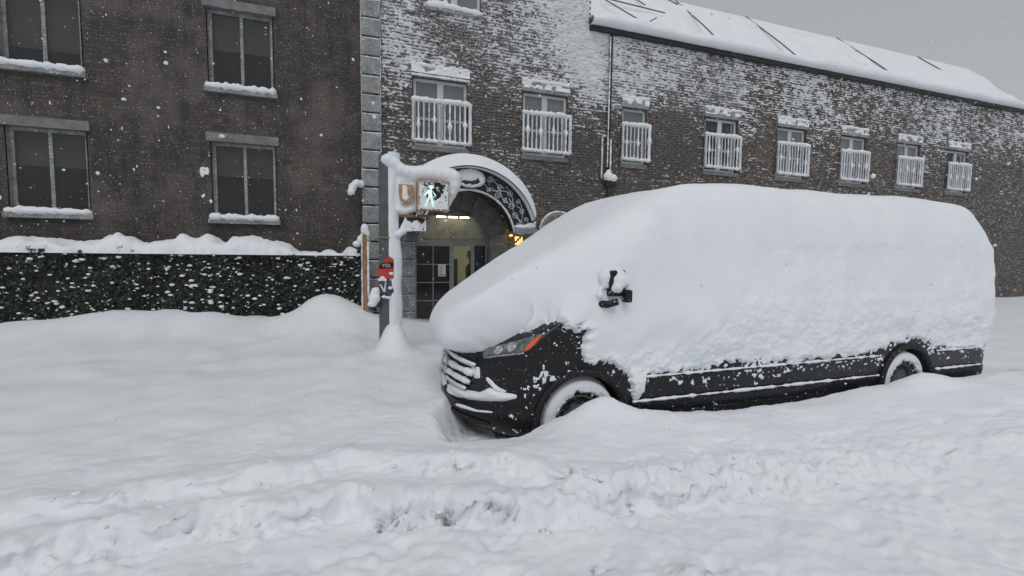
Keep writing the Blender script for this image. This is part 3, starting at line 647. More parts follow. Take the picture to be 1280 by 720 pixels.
    Q, R = snow_bar([(xa - 0.03, ya, zt + 0.035), (xa + (xb - xa) * 0.45, ya, zt + 0.035), (xa + (xb - xa) * 0.78, ya, zt + 0.06), (xb + 0.03, ya, zt + 0.025)], 0.055, 0.42, seed=sd_ + 5); rs.tube(Q, R, 9).build('rail_snow', 'snow', rail, smooth=True); rs = MB()
    Q, R = snow_bar([(xa - 0.01, ya - 0.004, zb + 0.03), (xb + 0.02, ya - 0.004, zb + 0.02)], 0.040, 0.5, seed=sd_ + 6); rs.tube(Q, R, 9)
    rs.build('rail_snow', 'snow', rail, smooth=True)
for w in wins: window(w)
# arched side window
f = MB(); ring = lambda r: [(AWX + r * math.cos(a), AWZ + r * math.sin(a)) for a in np.linspace(0, math.pi, 20)]
o1, o2 = [(AWX + 0.52, 0.9)] + ring(0.52) + [(AWX - 0.52, 0.9)], [(AWX + 0.45, 0.9)] + ring(0.45) + [(AWX - 0.45, 0.9)]
n_ = len(o1); vs_ = [(x, y, z) for y in (YF - 0.05, YF + 0.12) for ol in (o1, o2) for x, z in ol]; fs_ = []
for i in range(n_ - 1):
    a, b_, c_, d_ = i, i + n_, i + 2 * n_, i + 3 * n_
    fs_ += [(a, a + 1, b_ + 1, b_), (c_, d_, d_ + 1, c_ + 1), (a, c_, c_ + 1, a + 1), (b_, b_ + 1, d_ + 1, d_)]
aw = f.add(vs_, fs_).build('arched_window', 'stone', B)
MB().prism([(AWX + 0.46, 0.9)] + ring(0.46) + [(AWX - 0.46, 0.9)], YF + 0.05, YF + 0.07).build('pane', 'pane_pale', aw)
Q, R = snow_bar([(AWX + 0.54 * math.cos(a), YF - 0.05, AWZ + 0.54 * math.sin(a)) for a in np.linspace(0.5, math.pi - 0.15, 24)], 0.022, 0.5, seed=77)
MB().tube(Q, R, 7).build('arch_snow', 'snow', aw, smooth=True)

# ---- eaves, gutter, glazed roof under snow, downpipe
gt = MB(); prof = [(0.0, 0.0), (-0.13, 0.0), (-0.15, 0.05), (-0.15, 0.13), (-0.12, 0.14), (0.0, 0.14)]
V = [(x, YF + a, 7.70 + b_) for x in (XE, 30.0) for a, b_ in prof]; n_ = len(prof)
gt.add(V, [tuple(range(n_)), tuple(range(2 * n_ - 1, n_ - 1, -1))] + [(i, i + n_, (i + 1) % n_ + n_, (i + 1) % n_) for i in range(n_)])
gt = gt.build('gutter', 'iron', B)
xs_ = np.r_[np.arange(XE - 0.05, 12, 0.05), np.arange(12, 30.2, 0.2)]; vs_ = []
lipp = [(-0.13, 7.815), (-0.22, 7.80), (-0.30, 7.83), (-0.34, 7.90), (-0.345, 7.98), (-0.31, 8.06), (-0.24, 8.12), (-0.12, 8.165), (0.05, 8.18), (0.25, 8.17), (0.5, 8.12)]; ns = len(lipp)
for x in xs_:
    q = 0.85 + 0.5 * (float(fbm(x * 1.1, 3, 0, 14, 3)) - 0.35); s_ = float(sst(XE - 0.05, XE + 0.5, x)) * 0.4 + 0.6
    for a, b_ in lipp: vs_.append((x, YF + (a * (0.8 + 0.2 * q) if a < 0 else a), 7.80 + (b_ - 7.80) * q * s_ + (0.012 * (float(vn(x * 7, b_ * 9, 0, 15)) - .5))))
npmesh('gutter_snow', vs_, grid_faces(len(xs_), ns), 'snow', gt)
# glazed roof: snow slope with dark glazing bars and blown ridges
ry0, rz0, ry1, rz1 = YF + 0.30, 7.80, YF + 4.2, 11.6
nx_, ny_ = 120, 60; X, Tt = np.meshgrid(np.linspace(XE, 30, nx_), np.linspace(0, 1, ny_), indexing='ij')
Yr = ry0 + (ry1 - ry0) * Tt; Zr = rz0 + (rz1 - rz0) * Tt + 0.5 * (fbm(X * 0.55, Tt * 2.2, 0, 17, 3) - 0.5) * np.sin(math.pi * np.clip(Tt, 0, 1)) * 2
roof = npmesh('roof', np.stack([X.ravel(), Yr.ravel(), Zr.ravel()], 1), grid_faces(nx_, ny_), 'snow', B)
def on_roof(px, py):
    v = ray(px, py); nrm = np.array([0, -(rz1 - rz0), ry1 - ry0]); p0 = np.array([0, ry0, rz0]); t = ((p0 - CAM) @ nrm) / (v @ nrm); return CAM + v * t
def bar(p, q, r=0.020):
    a, b_ = on_roof(*p), on_roof(*q); a = a + np.array([0, -0.06, 0.07]); b_ = b_ + np.array([0, -0.06, 0.07])
    MB().tube([a, (a + b_) / 2, b_], r, 6).build('glazing_bar', 'steel', roof)
bar((751, 1), (806, 34)); bar((757, 2), (830, 20)); bar((788, -1), (805, 10), 0.022); bar((806, 34), (819, 26), 0.02); bar((750, 28), (806, 37), 0.02); bar((828, 0), (846, 9), 0.022)
for k in range(4):
    x = 11.2 + 4.6 * k + random.uniform(-1, 1); a, b_ = np.array([x, ry0, rz0 + 0.03]), np.array([x + 0.6, ry1, rz1 + 0.02]); MB().tube([a, (a + b_) / 2 + np.array([0, 0, 0.05]), b_], 0.022, 6).build('glazing_bar', 'steel', roof)
dp = MB().tube([(6.66, YF - 0.07, 7.72), (6.65, YF - 0.085, 7.5), (6.64, YF - 0.085, 3.0), (6.64, YF - 0.085, 0.2)], 0.042, 10)
for zc in (7.2, 6.2, 5.2, 4.2): dp.tube([(6.64, YF - 0.085, zc - 0.03), (6.64, YF - 0.085, zc + 0.03)], 0.052, 10)
dp = dp.build('downpipe', 'iron', B, smooth=True)
sn = MB(); Q, R = snow_bar([(6.605, YF - 0.115, 7.6), (6.60, YF - 0.115, 4.2)], 0.016, 0.7, n=110, seed=61); sn.tube(Q, R, 6)
Q, R = snow_bar([(6.69, YF - 0.11, 4.95), (6.69, YF - 0.12, 3.95)], 0.025, 0.5, seed=62); sn.tube(Q, R, 6); sn.build('pipe_snow', 'snow', dp, smooth=True)
cd = thing('conduit_box', (6.66, YF - 0.2, 3.7), 'small grey junction box capped with snow on the downpipe, with a bent white conduit above', 'junction box')
Q, R = snow_bar([(6.66, YF - 0.02, 5.04), (6.50, YF - 0.05, 5.04), (6.47, YF - 0.05, 4.98), (6.47, YF - 0.05, 3.9)], 0.026, 0.35, seed=63); MB().tube(Q, R, 8).build('conduit', 'icy', cd, smooth=True)
MB().box(6.50, 6.82, YF - 0.26, YF - 0.13, 3.68, 3.84).build('box', 'plastic', cd, bevel=0.012)
blob('snow_cap', [((6.58, YF - 0.2, 3.93), (0.13, 0.1, 0.14)), ((6.72, YF - 0.2, 3.90), (0.14, 0.1, 0.12)), ((6.60, YF - 0.19, 4.05), (0.07, 0.07, 0.08))], 'snow', cd, 0.02)

# ================================================================== entrance canopy with scrollwork
KX, KZ, KR, Kr, KY = 2.40, 2.14, 1.48, 1.03, 9.62
K = thing('entrance_canopy', (KX, YF - 0.6, 2.4), 'arched dark metal canopy with snow-laden scrollwork projecting over the entrance', 'canopy')
A0, A1 = math.radians(9), math.radians(171)
def arc(r, y, n=40, a0=A0, a1=A1): return [(KX + r * math.cos(a), y, KZ + r * math.sin(a)) for a in np.linspace(a0, a1, n)]
n_ = 40; V = arc(KR, KY, n_) + arc(KR, YF - 0.06, n_) + arc(KR - 0.03, KY, n_) + arc(KR - 0.03, YF - 0.06, n_); fs_ = []
for i in range(n_ - 1): fs_ += [(i, i + 1, n_ + i + 1, n_ + i), (2 * n_ + i, 3 * n_ + i, 3 * n_ + i + 1, 2 * n_ + i + 1), (i, 2 * n_ + i, 2 * n_ + i + 1, i + 1)]
MB().add(V, fs_).build('hood', 'canopy', K)
V = arc(KR - 0.031, KY + 0.05, n_) + arc(Kr, KY + 0.05, n_) + arc(KR - 0.031, KY + 0.08, n_) + arc(Kr, KY + 0.08, n_); fs_ = []
for i in range(n_ - 1): fs_ += [(i, n_ + i, n_ + i + 1, i + 1), (2 * n_ + i, 2 * n_ + i + 1, 3 * n_ + i + 1, 3 * n_ + i), (n_ + i, 3 * n_ + i, 3 * n_ + i + 1, n_ + i + 1)]
band = MB().add(V, fs_).build('front_band', 'canopy', K)
Q, R = snow_bar(arc(Kr, KY + 0.03, 50), 0.024, 0.35, seed=81); MB().tube(Q, R, 8).build('lower_rim', 'icy', K, smooth=True)
Q, R = snow_bar(arc(KR - 0.03, KY + 0.02, 50), 0.016, 0.3, seed=82); MB().tube(Q, R, 8).build('upper_rim', 'iron', K, smooth=True)
def scroll(ang, rad, size, spin, turns=1.6, tail=0.0, tr=0.0075):
    cx, cz = KX + rad * math.cos(ang), KZ + rad * math.sin(ang); pts = []
    for t in np.linspace(0, 1, 26):
        r = size * (0.15 + 0.85 * t); a = ang + spin * (turns * 2 * math.pi * (1 - t)); pts.append((cx + r * math.cos(a), KY + 0.03, cz + r * math.sin(a)))
    if tail:
        a = ang; e = np.array(pts[-1]); d_ = np.array([-math.sin(ang) * spin, 0, math.cos(ang) * spin]) * -1; nrm_ = np.array([math.cos(ang), 0, math.sin(ang)])
        for t in (0.25, 0.5, 0.75, 1.0): pts.append(tuple(e + d_ * tail * t + nrm_ * (-0.10 * t + 0.09 * t * t)))
    Q, R = snow_bar(pts, tr, 0.4, n=44, seed=int(ang * 50)); MB().tube(Q, R, 6).build('scroll', 'icy', K, smooth=True)
for sgn in (1, -1):
    for k, (deg, rad, size, spin, tail) in enumerate([(70, 1.34, 0.066, 1, 0.14), (68, 1.13, 0.055, -1, 0.0), (59, 1.30, 0.060, 1, 0.10), (57, 1.13, 0.075, -1, 0.18), (48, 1.34, 0.07, -1, 0.16), (46, 1.16, 0.06, 1, 0.0),
                                                   (38, 1.19, 0.075, -1, 0.16), (37, 1.37, 0.055, 1, 0.10), (28, 1.34, 0.06, -1, 0.12), (27, 1.15, 0.07, 1, 0.18), (19, 1.36, 0.055, 1, 0.12), (17, 1.17, 0.06, -1, 0.10)]):
        a = math.radians(deg); a = a if sgn > 0 else math.pi - a
        scroll(a, rad, size, spin * sgn, 1.6, tail)
for sgn in (1, -1):
    for ph in (0.0, math.pi):
        pts = []
        for a in np.linspace(math.radians(14), math.radians(74), 60):
            r = 1.245 + 0.10 * math.sin(a * 9.5 + ph); aa = a if sgn > 0 else math.pi - a; pts.append((KX + r * math.cos(aa), KY + 0.036, KZ + r * math.sin(aa)))
        Q, R = snow_bar(pts, 0.0075, 0.4, n=90, seed=int(ph) + 7); MB().tube(Q, R, 6).build('vine', 'icy', K, smooth=True)
mz = 3.395; el = lambda a, b_, n=32: [(KX + a * math.cos(t), mz + b_ * math.sin(t)) for t in np.linspace(0, 2 * math.pi, n, endpoint=False)]
md = MB().prism(el(0.29, 0.15), KY - 0.03, KY + 0.045).build('medallion', 'iron', K)
pts = [(x, KY - 0.03, z) for x, z in el(0.30, 0.165, 41)]; pts.append(pts[0])
Q, R = snow_bar(pts, 0.036, 0.3, n=70, seed=83, taper=False); MB().tube(Q, R, 8).build('rim', 'icy', md, smooth=True)
X, Z = np.meshgrid(np.linspace(KX - 0.29, KX + 0.29, 60), np.linspace(mz - 0.155, mz + 0.155, 34), indexing='ij')
t = 0.22 + (fbm(X * 9, Z * 13, 0, 5, 4) - 0.5) * 1.4 - 0.6 * np.exp(-((Z - mz + 0.075) / 0.04) ** 2) * (np.abs(X - KX) < 0.2)
kp = (t.ravel()[grid_faces(60, 34)].max(1) > 0) & ((((X - KX) / 0.285) ** 2 + ((Z - mz) / 0.15) ** 2).ravel()[grid_faces(60, 34)].max(1) < 1)
npmesh('medallion_snow', np.stack([X.ravel(), (KY - 0.035 - np.clip(t * 0.05, -0.02, 0.03)).ravel(), Z.ravel()], 1), grid_faces(60, 34)[kp], 'snow', md)
# snow lying on the hood
ua = np.linspace(math.radians(17), math.radians(163), 80); wy = np.linspace(-0.20, YF - KY - 0.05, 44)
Aa, Yy = np.meshgrid(ua, wy, indexing='ij')
thk = (0.315 * np.sin(np.clip((Aa - ua[0]) / (ua[-1] - ua[0]), 0, 1) * math.pi) ** 0.22 + 0.03 * (fbm(Aa * 2, Yy * 2, 0, 18, 3) - .5)) * sst(-0.215, 0.10, Yy) ** 0.5
Rr = KR - 0.012 + thk
npmesh('hood_snow', np.stack([(KX + Rr * np.cos(Aa)).ravel(), (KY + Yy).ravel(), (KZ + Rr * np.sin(Aa)).ravel()], 1), grid_faces(80, 44), 'snow', K)
ui = np.linspace(0, 1, 8); Aa, U = np.meshgrid(ua, ui, indexing='ij')          # underside lip of the overhanging snow
npmesh('snow_lip', np.stack([(KX + (KR - 0.012) * np.cos(Aa)).ravel(), (KY - 0.20 + 0.20 * U).ravel(), (KZ + (KR - 0.012) * np.sin(Aa)).ravel()], 1), grid_faces(80, 8), 'snow', K)
for sgn in (1, -1):
    xb_ = KX + sgn * 1.28
    br = MB().box(xb_ - 0.25, xb_ + 0.25, KY - 0.02, KY + 0.14, 2.28, 2.40).box(xb_ - 0.03, xb_ + 0.03, KY + 0.02, YF, 2.30, 2.36).tube([(xb_, YF - 0.02, 1.75), (xb_, YF - 0.5, 1.95), (xb_, KY + 0.1, 2.29)], 0.022, 6).build('bracket', 'stone', K)
    blob('bracket_snow', [((xb_ + 0.12, KY + 0.04, 2.46), (0.13, 0.09, 0.07)), ((xb_ - 0.08, KY + 0.03, 2.43), (0.2, 0.08, 0.05))], 'snow', br, 0.018)

# ---- lamps by the entrance
def lantern(x, y, z, label, sc=1.0):
    L = thing('wall_lantern', (x, YF, z), label, 'lantern', 'lanterns at the entrance')
    MB().prism([(x - 0.075 * sc, z - 0.11 * sc), (x + 0.075 * sc, z - 0.11 * sc), (x + 0.09 * sc, z + 0.12 * sc), (x - 0.09 * sc, z + 0.12 * sc)], y - 0.07 * sc, y + 0.07 * sc).build('glass', 'lamp_glow', L)
    cg = MB()
    for k in range(4): xx = x + (-0.085 + 0.0567 * k) * sc; cg.tube([(xx, y - 0.085 * sc, z - 0.13 * sc), (xx * 1.0, y - 0.09 * sc, z + 0.14 * sc)], 0.011 * sc, 6)
    cg.box(x - 0.11 * sc, x + 0.11 * sc, y - 0.1 * sc, y + 0.1 * sc, z + 0.13 * sc, z + 0.16 * sc).box(x - 0.1 * sc, x + 0.1 * sc, y - 0.09 * sc, y + 0.09 * sc, z - 0.16 * sc, z - 0.125 * sc)
    cg.tube([(x, y, z + 0.15 * sc), (x, y + 0.02, z + 0.26 * sc), (x, YF + 0.01, z + 0.22 * sc)], 0.016, 6); cg.build('cage', 'iron', L)
    blob('snow_cap', [((x, y, z + 0.20 * sc), (0.12 * sc, 0.11 * sc, 0.06 * sc))], 'snow', L, 0.016)
lantern(4.03, YF - 0.26, 2.16, 'lit amber wall lantern right of the stone arch', 0.9)
o = MB().box(3.84, 3.90, YF - 0.16, YF - 0.06, 2.28, 2.50).build('strip_lamp', 'lamp_glow', None, bevel=0.01); tag(o, 'narrow amber strip lamp on the wall above the lantern', 'lamp')
sh = thing('snowy_shrub', (4.35, YF - 0.5, gh(4.35, YF - 0.6)), 'shrub by the wall buried under a dome of snow beside the lantern', 'shrub')
MB().tube([(4.35, YF - 0.55, 0.1), (4.36, YF - 0.56, 0.9), (4.33, YF - 0.55, 1.7)], [0.05, 0.04, 0.03], 7).build('stem', 'wood', sh, smooth=True)
blob('snow_cap', [((4.35, YF - 0.55, 1.95), (0.27, 0.24, 0.20)), ((4.18, YF - 0.55, 1.80), (0.2, 0.2, 0.16)), ((4.5, YF - 0.52, 2.08), (0.17, 0.18, 0.15))], 'snow', sh, 0.025, rough=0.02)
fl = thing('fluorescent_light', (2.42, YF + 0.1, 2.72), 'row of three lit fluorescent tubes under the entrance arch', 'light')
MB().box(1.98, 2.86, YF + 0.02, YF + 0.16, 2.735, 2.765).build('housing', 'stone_dark', fl)
for k in range(3): MB().tube([(2.01 + 0.29 * k, YF + 0.05, 2.715), (2.235 + 0.29 * k, YF + 0.05, 2.715)], 0.017, 8).build('tube', 'tube', fl)
o = MB().box(2.08, 2.24, YD - 0.034, YD - 0.031, 1.38, 1.62)
pn = thing('paper_notice', (2.16, YD - 0.034, 1.38), 'white printed notice taped to the dark glass door', 'notice')
o = MB().box(2.085, 2.275, YD - 0.040, YD - 0.036, 1.25, 1.55).build('sheet', 'paper', pn)
pr = MB()
for k in range(6): pr.box(2.11, 2.11 + random.uniform(0.07, 0.14), YD - 0.042, YD - 0.0405, 1.50 - 0.03 * k - 0.008, 1.50 - 0.03 * k)
pr.box(2.105, 2.255, YD - 0.042, YD - 0.0405, 1.275, 1.295); pr.build('print', 'ink', pn)

# ---- person in the lobby (dark hat and coat, in profile towards the left)
def skin_mesh(name, verts, edges, radii, m, parent, sub=2):
    me = bpy.data.meshes.new(name); me.from_pydata(verts, edges, []); me.update()
    o = bpy.data.objects.new(name, me); col.objects.link(o)
    sk = o.modifiers.new('k', 'SKIN'); sk.use_smooth_shade = True
    for i, r in enumerate(radii): me.skin_vertices[0].data[i].radius = (r if isinstance(r, tuple) else (r, r)); me.skin_vertices[0].data[i].use_root = (i == 0)
    s_ = o.modifiers.new('s', 'SUBSURF'); s_.levels = s_.render_levels = sub
    dg = bpy.context.evaluated_depsgraph_get(); nm = bpy.data.meshes.new_from_object(o.evaluated_get(dg)); bpy.data.objects.remove(o)
    nm.materials.clear(); nm.materials.append(M[m])
    for p in nm.polygons: p.use_smooth = True
    nm.name = name; return link(bpy.data.objects.new(name, nm), parent)
px_, py_ = 3.15, YD + 0.75
PR = thing('person', (px_, py_, 0.085), 'person in a black brimmed hat and black coat standing behind the glass door', 'person')
def pp(x, y, z): return (px_ + x, py_ + y, 0.085 + z)
vb = [pp(0, 0, .93), pp(0, 0, 1.12), pp(0.01, 0, 1.33), pp(0, 0, 1.46), pp(-.015, 0, 1.54), pp(-.02, 0, 1.63), pp(-.015, 0, 1.70),
      pp(0, -.10, .88), pp(-.02, -.10, .48), pp(.02, -.10, .09), pp(-.13, -.11, .03), pp(0, .10, .88), pp(.0, .10, .48), pp(.04, .10, .09), pp(-.11, .11, .03),
      pp(.01, -.19, 1.40), pp(.03, -.23, 1.12), pp(-.08, -.20, .90), pp(-.12, -.19, .82), pp(.01, .19, 1.40), pp(.03, .23, 1.12), pp(-.08, .20, .90), pp(-.12, .19, .82)]
eb = [(0, 1), (1, 2), (2, 3), (3, 4), (4, 5), (5, 6), (0, 7), (7, 8), (8, 9), (9, 10), (0, 11), (11, 12), (12, 13), (13, 14), (2, 15), (15, 16), (16, 17), (17, 18), (2, 19), (19, 20), (20, 21), (21, 22)]
rb = [.15, .14, .15, .07, .055, .085, .07, .09, .065, .045, .035, .09, .065, .045, .035, .065, .05, .036, .034, .065, .05, .036, .034]
skin_mesh('body', vb, eb, rb, 'skin', PR)
ct = MB(); Mx = Matrix.Translation((px_, py_, 0.085)) @ Matrix.Diagonal((0.85, 1.15, 1, 1))
ct.lathe([(0.24, 0.40), (0.225, 0.7), (0.20, 0.95), (0.19, 1.15), (0.20, 1.32), (0.17, 1.41), (0.09, 1.47), (0.07, 1.50)], 20, Mx)
for s_ in (-1, 1): ct.tube([pp(.01, s_ * .17, 1.40), pp(.03, s_ * .25, 1.12), pp(-.07, s_ * .21, .92)], [.085, .07, .055], 10)
ct.build('coat', 'coat', PR, smooth=True)
MB().lathe([(0.09, 1.66), (0.165, 1.675), (0.165, 1.69), (0.098, 1.70), (0.10, 1.79), (0.085, 1.82), (0.03, 1.825)], 20, Matrix.Translation((px_ - 0.015, py_, 0.085))).build('hat', 'coat', PR, smooth=True)
for s_ in (-1, 1): MB().tube([pp(-.11, s_ * .10, 0.025), pp(0.05, s_ * .10, 0.045)], [0.04, 0.05], 8).build('shoe', 'coat', PR, smooth=True)
hd = MB()
hd.tube([pp(-.10, 0, 1.615), pp(-.125, 0, 1.60)], [0.02, 0.016], 6); hd.build('nose', 'skin', PR, smooth=True)

# ================================================================== neighbouring house and hedge on the left
NB = thing('adjoining_house', (-5, YF + 0.15, 0), 'dark stained brown house adjoining the stone pilaster, left of the signal post', 'house')
nbx = [(-2.7, -1.5), (-6.0, -4.8), (-9.3, -8.1)]
cutx = sorted([-14, 0.29] + [v for p in nbx for v in p]); cutz = [-0.2, 2.5, 4.1, 5.2, 6.8, 7.9, 9.4, 11]
V = []; Fc = []
for i in range(len(cutx) - 1):
    for j in range(len(cutz) - 1):
        cx = (cutx[i] + cutx[i + 1]) / 2
        if any(a < cx < b_ for a, b_ in nbx) and j in (1, 3, 5): continue
        k = len(V); V += [(cutx[i], YF + 0.12, cutz[j]), (cutx[i + 1], YF + 0.12, cutz[j]), (cutx[i + 1], YF + 0.12, cutz[j + 1]), (cutx[i], YF + 0.12, cutz[j + 1])]; Fc.append((k, k + 1, k + 2, k + 3))
npmesh('wall', V, Fc, 'stucco', NB, smooth=False)
for a, b_ in nbx:
    for j in (1, 3, 5):
        z0, z1 = cutz[j], cutz[j + 1]; yw = YF + 0.22; f = MB()
        f.box(a, a + .06, yw, yw + .06, z0, z1).box(b_ - .06, b_, yw, yw + .06, z0, z1).box(a + .06, b_ - .06, yw, yw + .06, z1 - .06, z1).box(a + .06, b_ - .06, yw, yw + .06, z0, z0 + .06).box((a + b_) / 2 - .03, (a + b_) / 2 + .03, yw, yw + .05, z0 + .06, z1 - .06).box(a - .02, a - .001, YF + .12, yw + .1, z0, z1).box(b_ + .001, b_ + .02, YF + .12, yw + .1, z0, z1)
        f = f.build('window', 'stone', NB)
        for c_, d_ in ((a + .05, (a + b_) / 2 - .02), ((a + b_) / 2 + .02, b_ - .05)): MB().box(c_, d_, yw + .02, yw + .03, z0 + .05, z1 - .05).build('pane', 'pane_room', f)
        bz = random.uniform(0.25, 0.8); MB().box(a - 0.02, b_ + 0.02, yw + .12, yw + .13, z1 - (z1 - z0) * bz, z1).build('blind', 'blind', f); MB().box(a - .3, b_ + .3, yw + .7, yw + .72, z0 - .3, z1 + .3).build('room_wall', 'interior_dark', f)
        MB().box(a - .08, b_ + .08, YF + .05, yw + .05, z1 + .002, z1 + .18).build('lintel', 'stone_dark', f)
        MB().box(a - .08, b_ + .08, YF + .02, yw + .05, z0 - .10, z0 - .002).build('sill', 'stone', f)
        Q, R = snow_bar([(a - .06, YF + .06, z0 + .03), (b_ + .06, YF + .06, z0 + .03)], 0.075, 0.4, seed=int(a * 9 + z0)); MB().tube(Q, R, 8).build('sill_snow', 'snow', f, smooth=True)
# snow clinging to the stucco
X, Z = np.meshgrid(np.arange(-8, 0.26, 0.03), np.arange(0.5, 9.5, 0.03), indexing='ij')
t = (fbm(X * 1.1, Z * 0.5, 0, 27, 3) - 0.5) * 0.9 + (fbm(X * 9, Z * 4, 0, 28, 4) - 0.5) * 1.3 - 0.52 + 0.02 * (Z - 5)
Fq = grid_faces(*X.shape); inw = np.zeros(X.shape, bool)
for a, b_ in nbx:
    for j in (1, 3, 5): inw |= (X > a - 0.04) & (X < b_ + 0.04) & (Z > cutz[j] - 0.12) & (Z < cutz[j + 1] + 0.04)
kp = (t.ravel()[Fq].max(1) > 0) & ~inw.ravel()[Fq].any(1)
Fq = Fq[kp]; used = np.unique(Fq); re = np.full(X.size, -1); re[used] = np.arange(len(used))
npmesh('blown_snow', np.stack([X.ravel(), (YF + 0.118 - np.clip(t * 0.06, -0.015, 0.02)).ravel(), Z.ravel()], 1)[used], re[Fq], 'snow', NB)['kind'] = 'stuff'
# hedge
HG = thing('ivy_hedge', (-4, 10.7, 0.3), 'clipped dark ivy hedge topped with snow along the dark adjoining house', 'hedge')
V = []; Fc = []; rnd = np.random.default_rng(5)
nl = 15000
hx = rnd.uniform(-8, 0.20, nl); face = rnd.random(nl); hz = rnd.uniform(0.25, 1.9, nl)
top = 1.82 + 0.22 * (fbm(hx * 1.7, 0, 0, 6, 3) - .5) * 2; hz = np.where(face > 0.8, top - rnd.random(nl) * 0.08, np.minimum(hz, top))
hy = np.where(face > 0.8, rnd.uniform(10.35, 11.0, nl), 10.32 + rnd.random(nl) * 0.09 + 0.34 * (fbm(hx * 2.6, hz * 2.6, 0, 3, 3) - .35))
endm = rnd.random(nl) < 0.08; hx = np.where(endm, 0.17 + rnd.random(nl) * 0.06, hx); hy = np.where(endm, rnd.uniform(10.35, 11.0, nl), hy)
for i in range(nl):
    s_ = random.uniform(0.028, 0.055); n1 = Vector((random.gauss(0, .6), -1 + random.gauss(0, .5), random.gauss(0.35, .6))).normalized(); u = n1.orthogonal().normalized(); w_ = n1.cross(u); a = random.uniform(0, 6.28)
    u2, w2 = u * math.cos(a) + w_ * math.sin(a), w_ * math.cos(a) - u * math.sin(a); c_ = Vector((hx[i], hy[i], hz[i])); k = len(V)
    V += [c_ - u2 * s_, c_ - w2 * s_ * .6 + n1 * .006, c_ + u2 * s_ * 1.1 - n1 * .01, c_ + w2 * s_ * .6 + n1 * .006]; Fc.append((k, k + 1, k + 2, k + 3))
npmesh('leaves', [tuple(v) for v in V], Fc, 'leaf', HG, smooth=False)['kind'] = 'stuff'
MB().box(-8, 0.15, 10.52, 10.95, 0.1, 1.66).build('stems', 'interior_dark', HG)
X, U = np.meshgrid(np.arange(-8.05, 0.30, 0.03), np.linspace(0, 1, 20), indexing='ij'); an = U * math.pi
hs = 0.12 + 0.30 * (fbm(X * 1.7, 0, 0, 6, 3) - .5) + 0.14 * (fbm(X * 5, U * 3, 0, 36, 3) - 0.4); endf = np.clip(sst(0.30, 0.12, X) if False else 1 - sst(0.12, 0.29, X), 0, 1)
npmesh('hedge_snow', np.stack([X.ravel(), (10.68 - (0.36 + 0.16 * (fbm(X * 4, U * 2, 0, 37, 3) - .4)) * np.cos(an)).ravel(), (1.80 + hs * 1.5 * np.sin(an) ** 0.6 * endf ** 0.4 - 0.05 * (1 - np.sin(an))).ravel()], 1), grid_faces(*X.shape), 'snow', HG)
tw = MB()
for i in range(150):
    x, z_ = random.uniform(-7.9, 0.15), random.uniform(0.6, 1.85); y0_ = 10.34 + 0.34 * (float(fbm(x * 2.6, z_ * 2.6, 0, 3, 3)) - .35); dx_, dz_ = random.gauss(0, 0.08), random.uniform(-0.02, 0.14)
    tw.tube([(x, y0_ + 0.1, z_), (x + dx_ * 0.5, y0_ - 0.03, z_ + dz_ * 0.6), (x + dx_, y0_ - 0.12, z_ + dz_)], [0.006, 0.005, 0.002], 4)
tw.build('twigs', 'wood', HG)['kind'] = 'stuff'
# snow pockets on the face of the hedge
V = []; Fc = []; n = 0
for i in range(420):
    x, z_ = random.uniform(-7.9, 0.18), random.uniform(0.5, 1.75); r = random.choice((0.012, 0.016, 0.02, 0.025, 0.035)); yk = 10.30 + 0.34 * (float(fbm(x * 2.6, z_ * 2.6, 0, 3, 3)) - .35)
    Q = IV * np.array([r * 1.3, r * 0.7, r * 0.7]) * (0.7 + 0.6 * vn(IV[:, 0] * 2 + i, IV[:, 1] * 2, IV[:, 2] * 2, i))[:, None] + np.array([x, yk, z_]); V.append(Q); Fc.append(IF + n); n += len(Q)
npmesh('snow_pockets', np.concatenate(V), np.concatenate(Fc), 'snow', HG)['kind'] = 'stuff'
fp = thing('iron_fence_post', (0.24, 10.2, gh(0.24, 10.2)), 'thin black iron post at the right end of the ivy hedge', 'post')
MB().box(0.215, 0.265, 10.17, 10.22, 0.2, 2.0).tube([(0.24, 10.195, 2.0), (0.24, 10.195, 2.05)], [0.035, 0.012], 8).build('shaft', 'iron', fp)
blob('snow_cap', [((0.235, 10.19, 2.10), (0.09, 0.08, 0.09)), ((0.15, 10.25, 2.0), (0.09, 0.09, 0.07))], 'snow', fp, 0.018)

# ---- bullet camera under snow on the pilaster
SC = thing('security_camera', (0.2, YF - 0.3, 3.2), 'snow-capped security camera on the left edge of the stone pilaster', 'camera')
MB().tube([(0.30, YF - 0.06, 3.28), (0.22, YF - 0.16, 3.28), (0.15, YF - 0.26, 3.22)], 0.022, 8).build('arm', 'iron', SC, smooth=True)
MB().tube([(0.12, YF - 0.20, 3.22), (0.08, YF - 0.34, 3.14), (0.055, YF - 0.46, 3.06)], [0.05, 0.055, 0.045], 10).build('housing', 'iron', SC, smooth=True)
blob('snow_cap', [((0.26, YF - 0.18, 3.36), (0.08, 0.12, 0.09)), ((0.17, YF - 0.24, 3.36), (0.10, 0.12, 0.09)), ((0.08, YF - 0.33, 3.25), (0.09, 0.13, 0.11)), ((0.05, YF - 0.43, 3.14), (0.08, 0.09, 0.09))], 'snow', SC, 0.02)

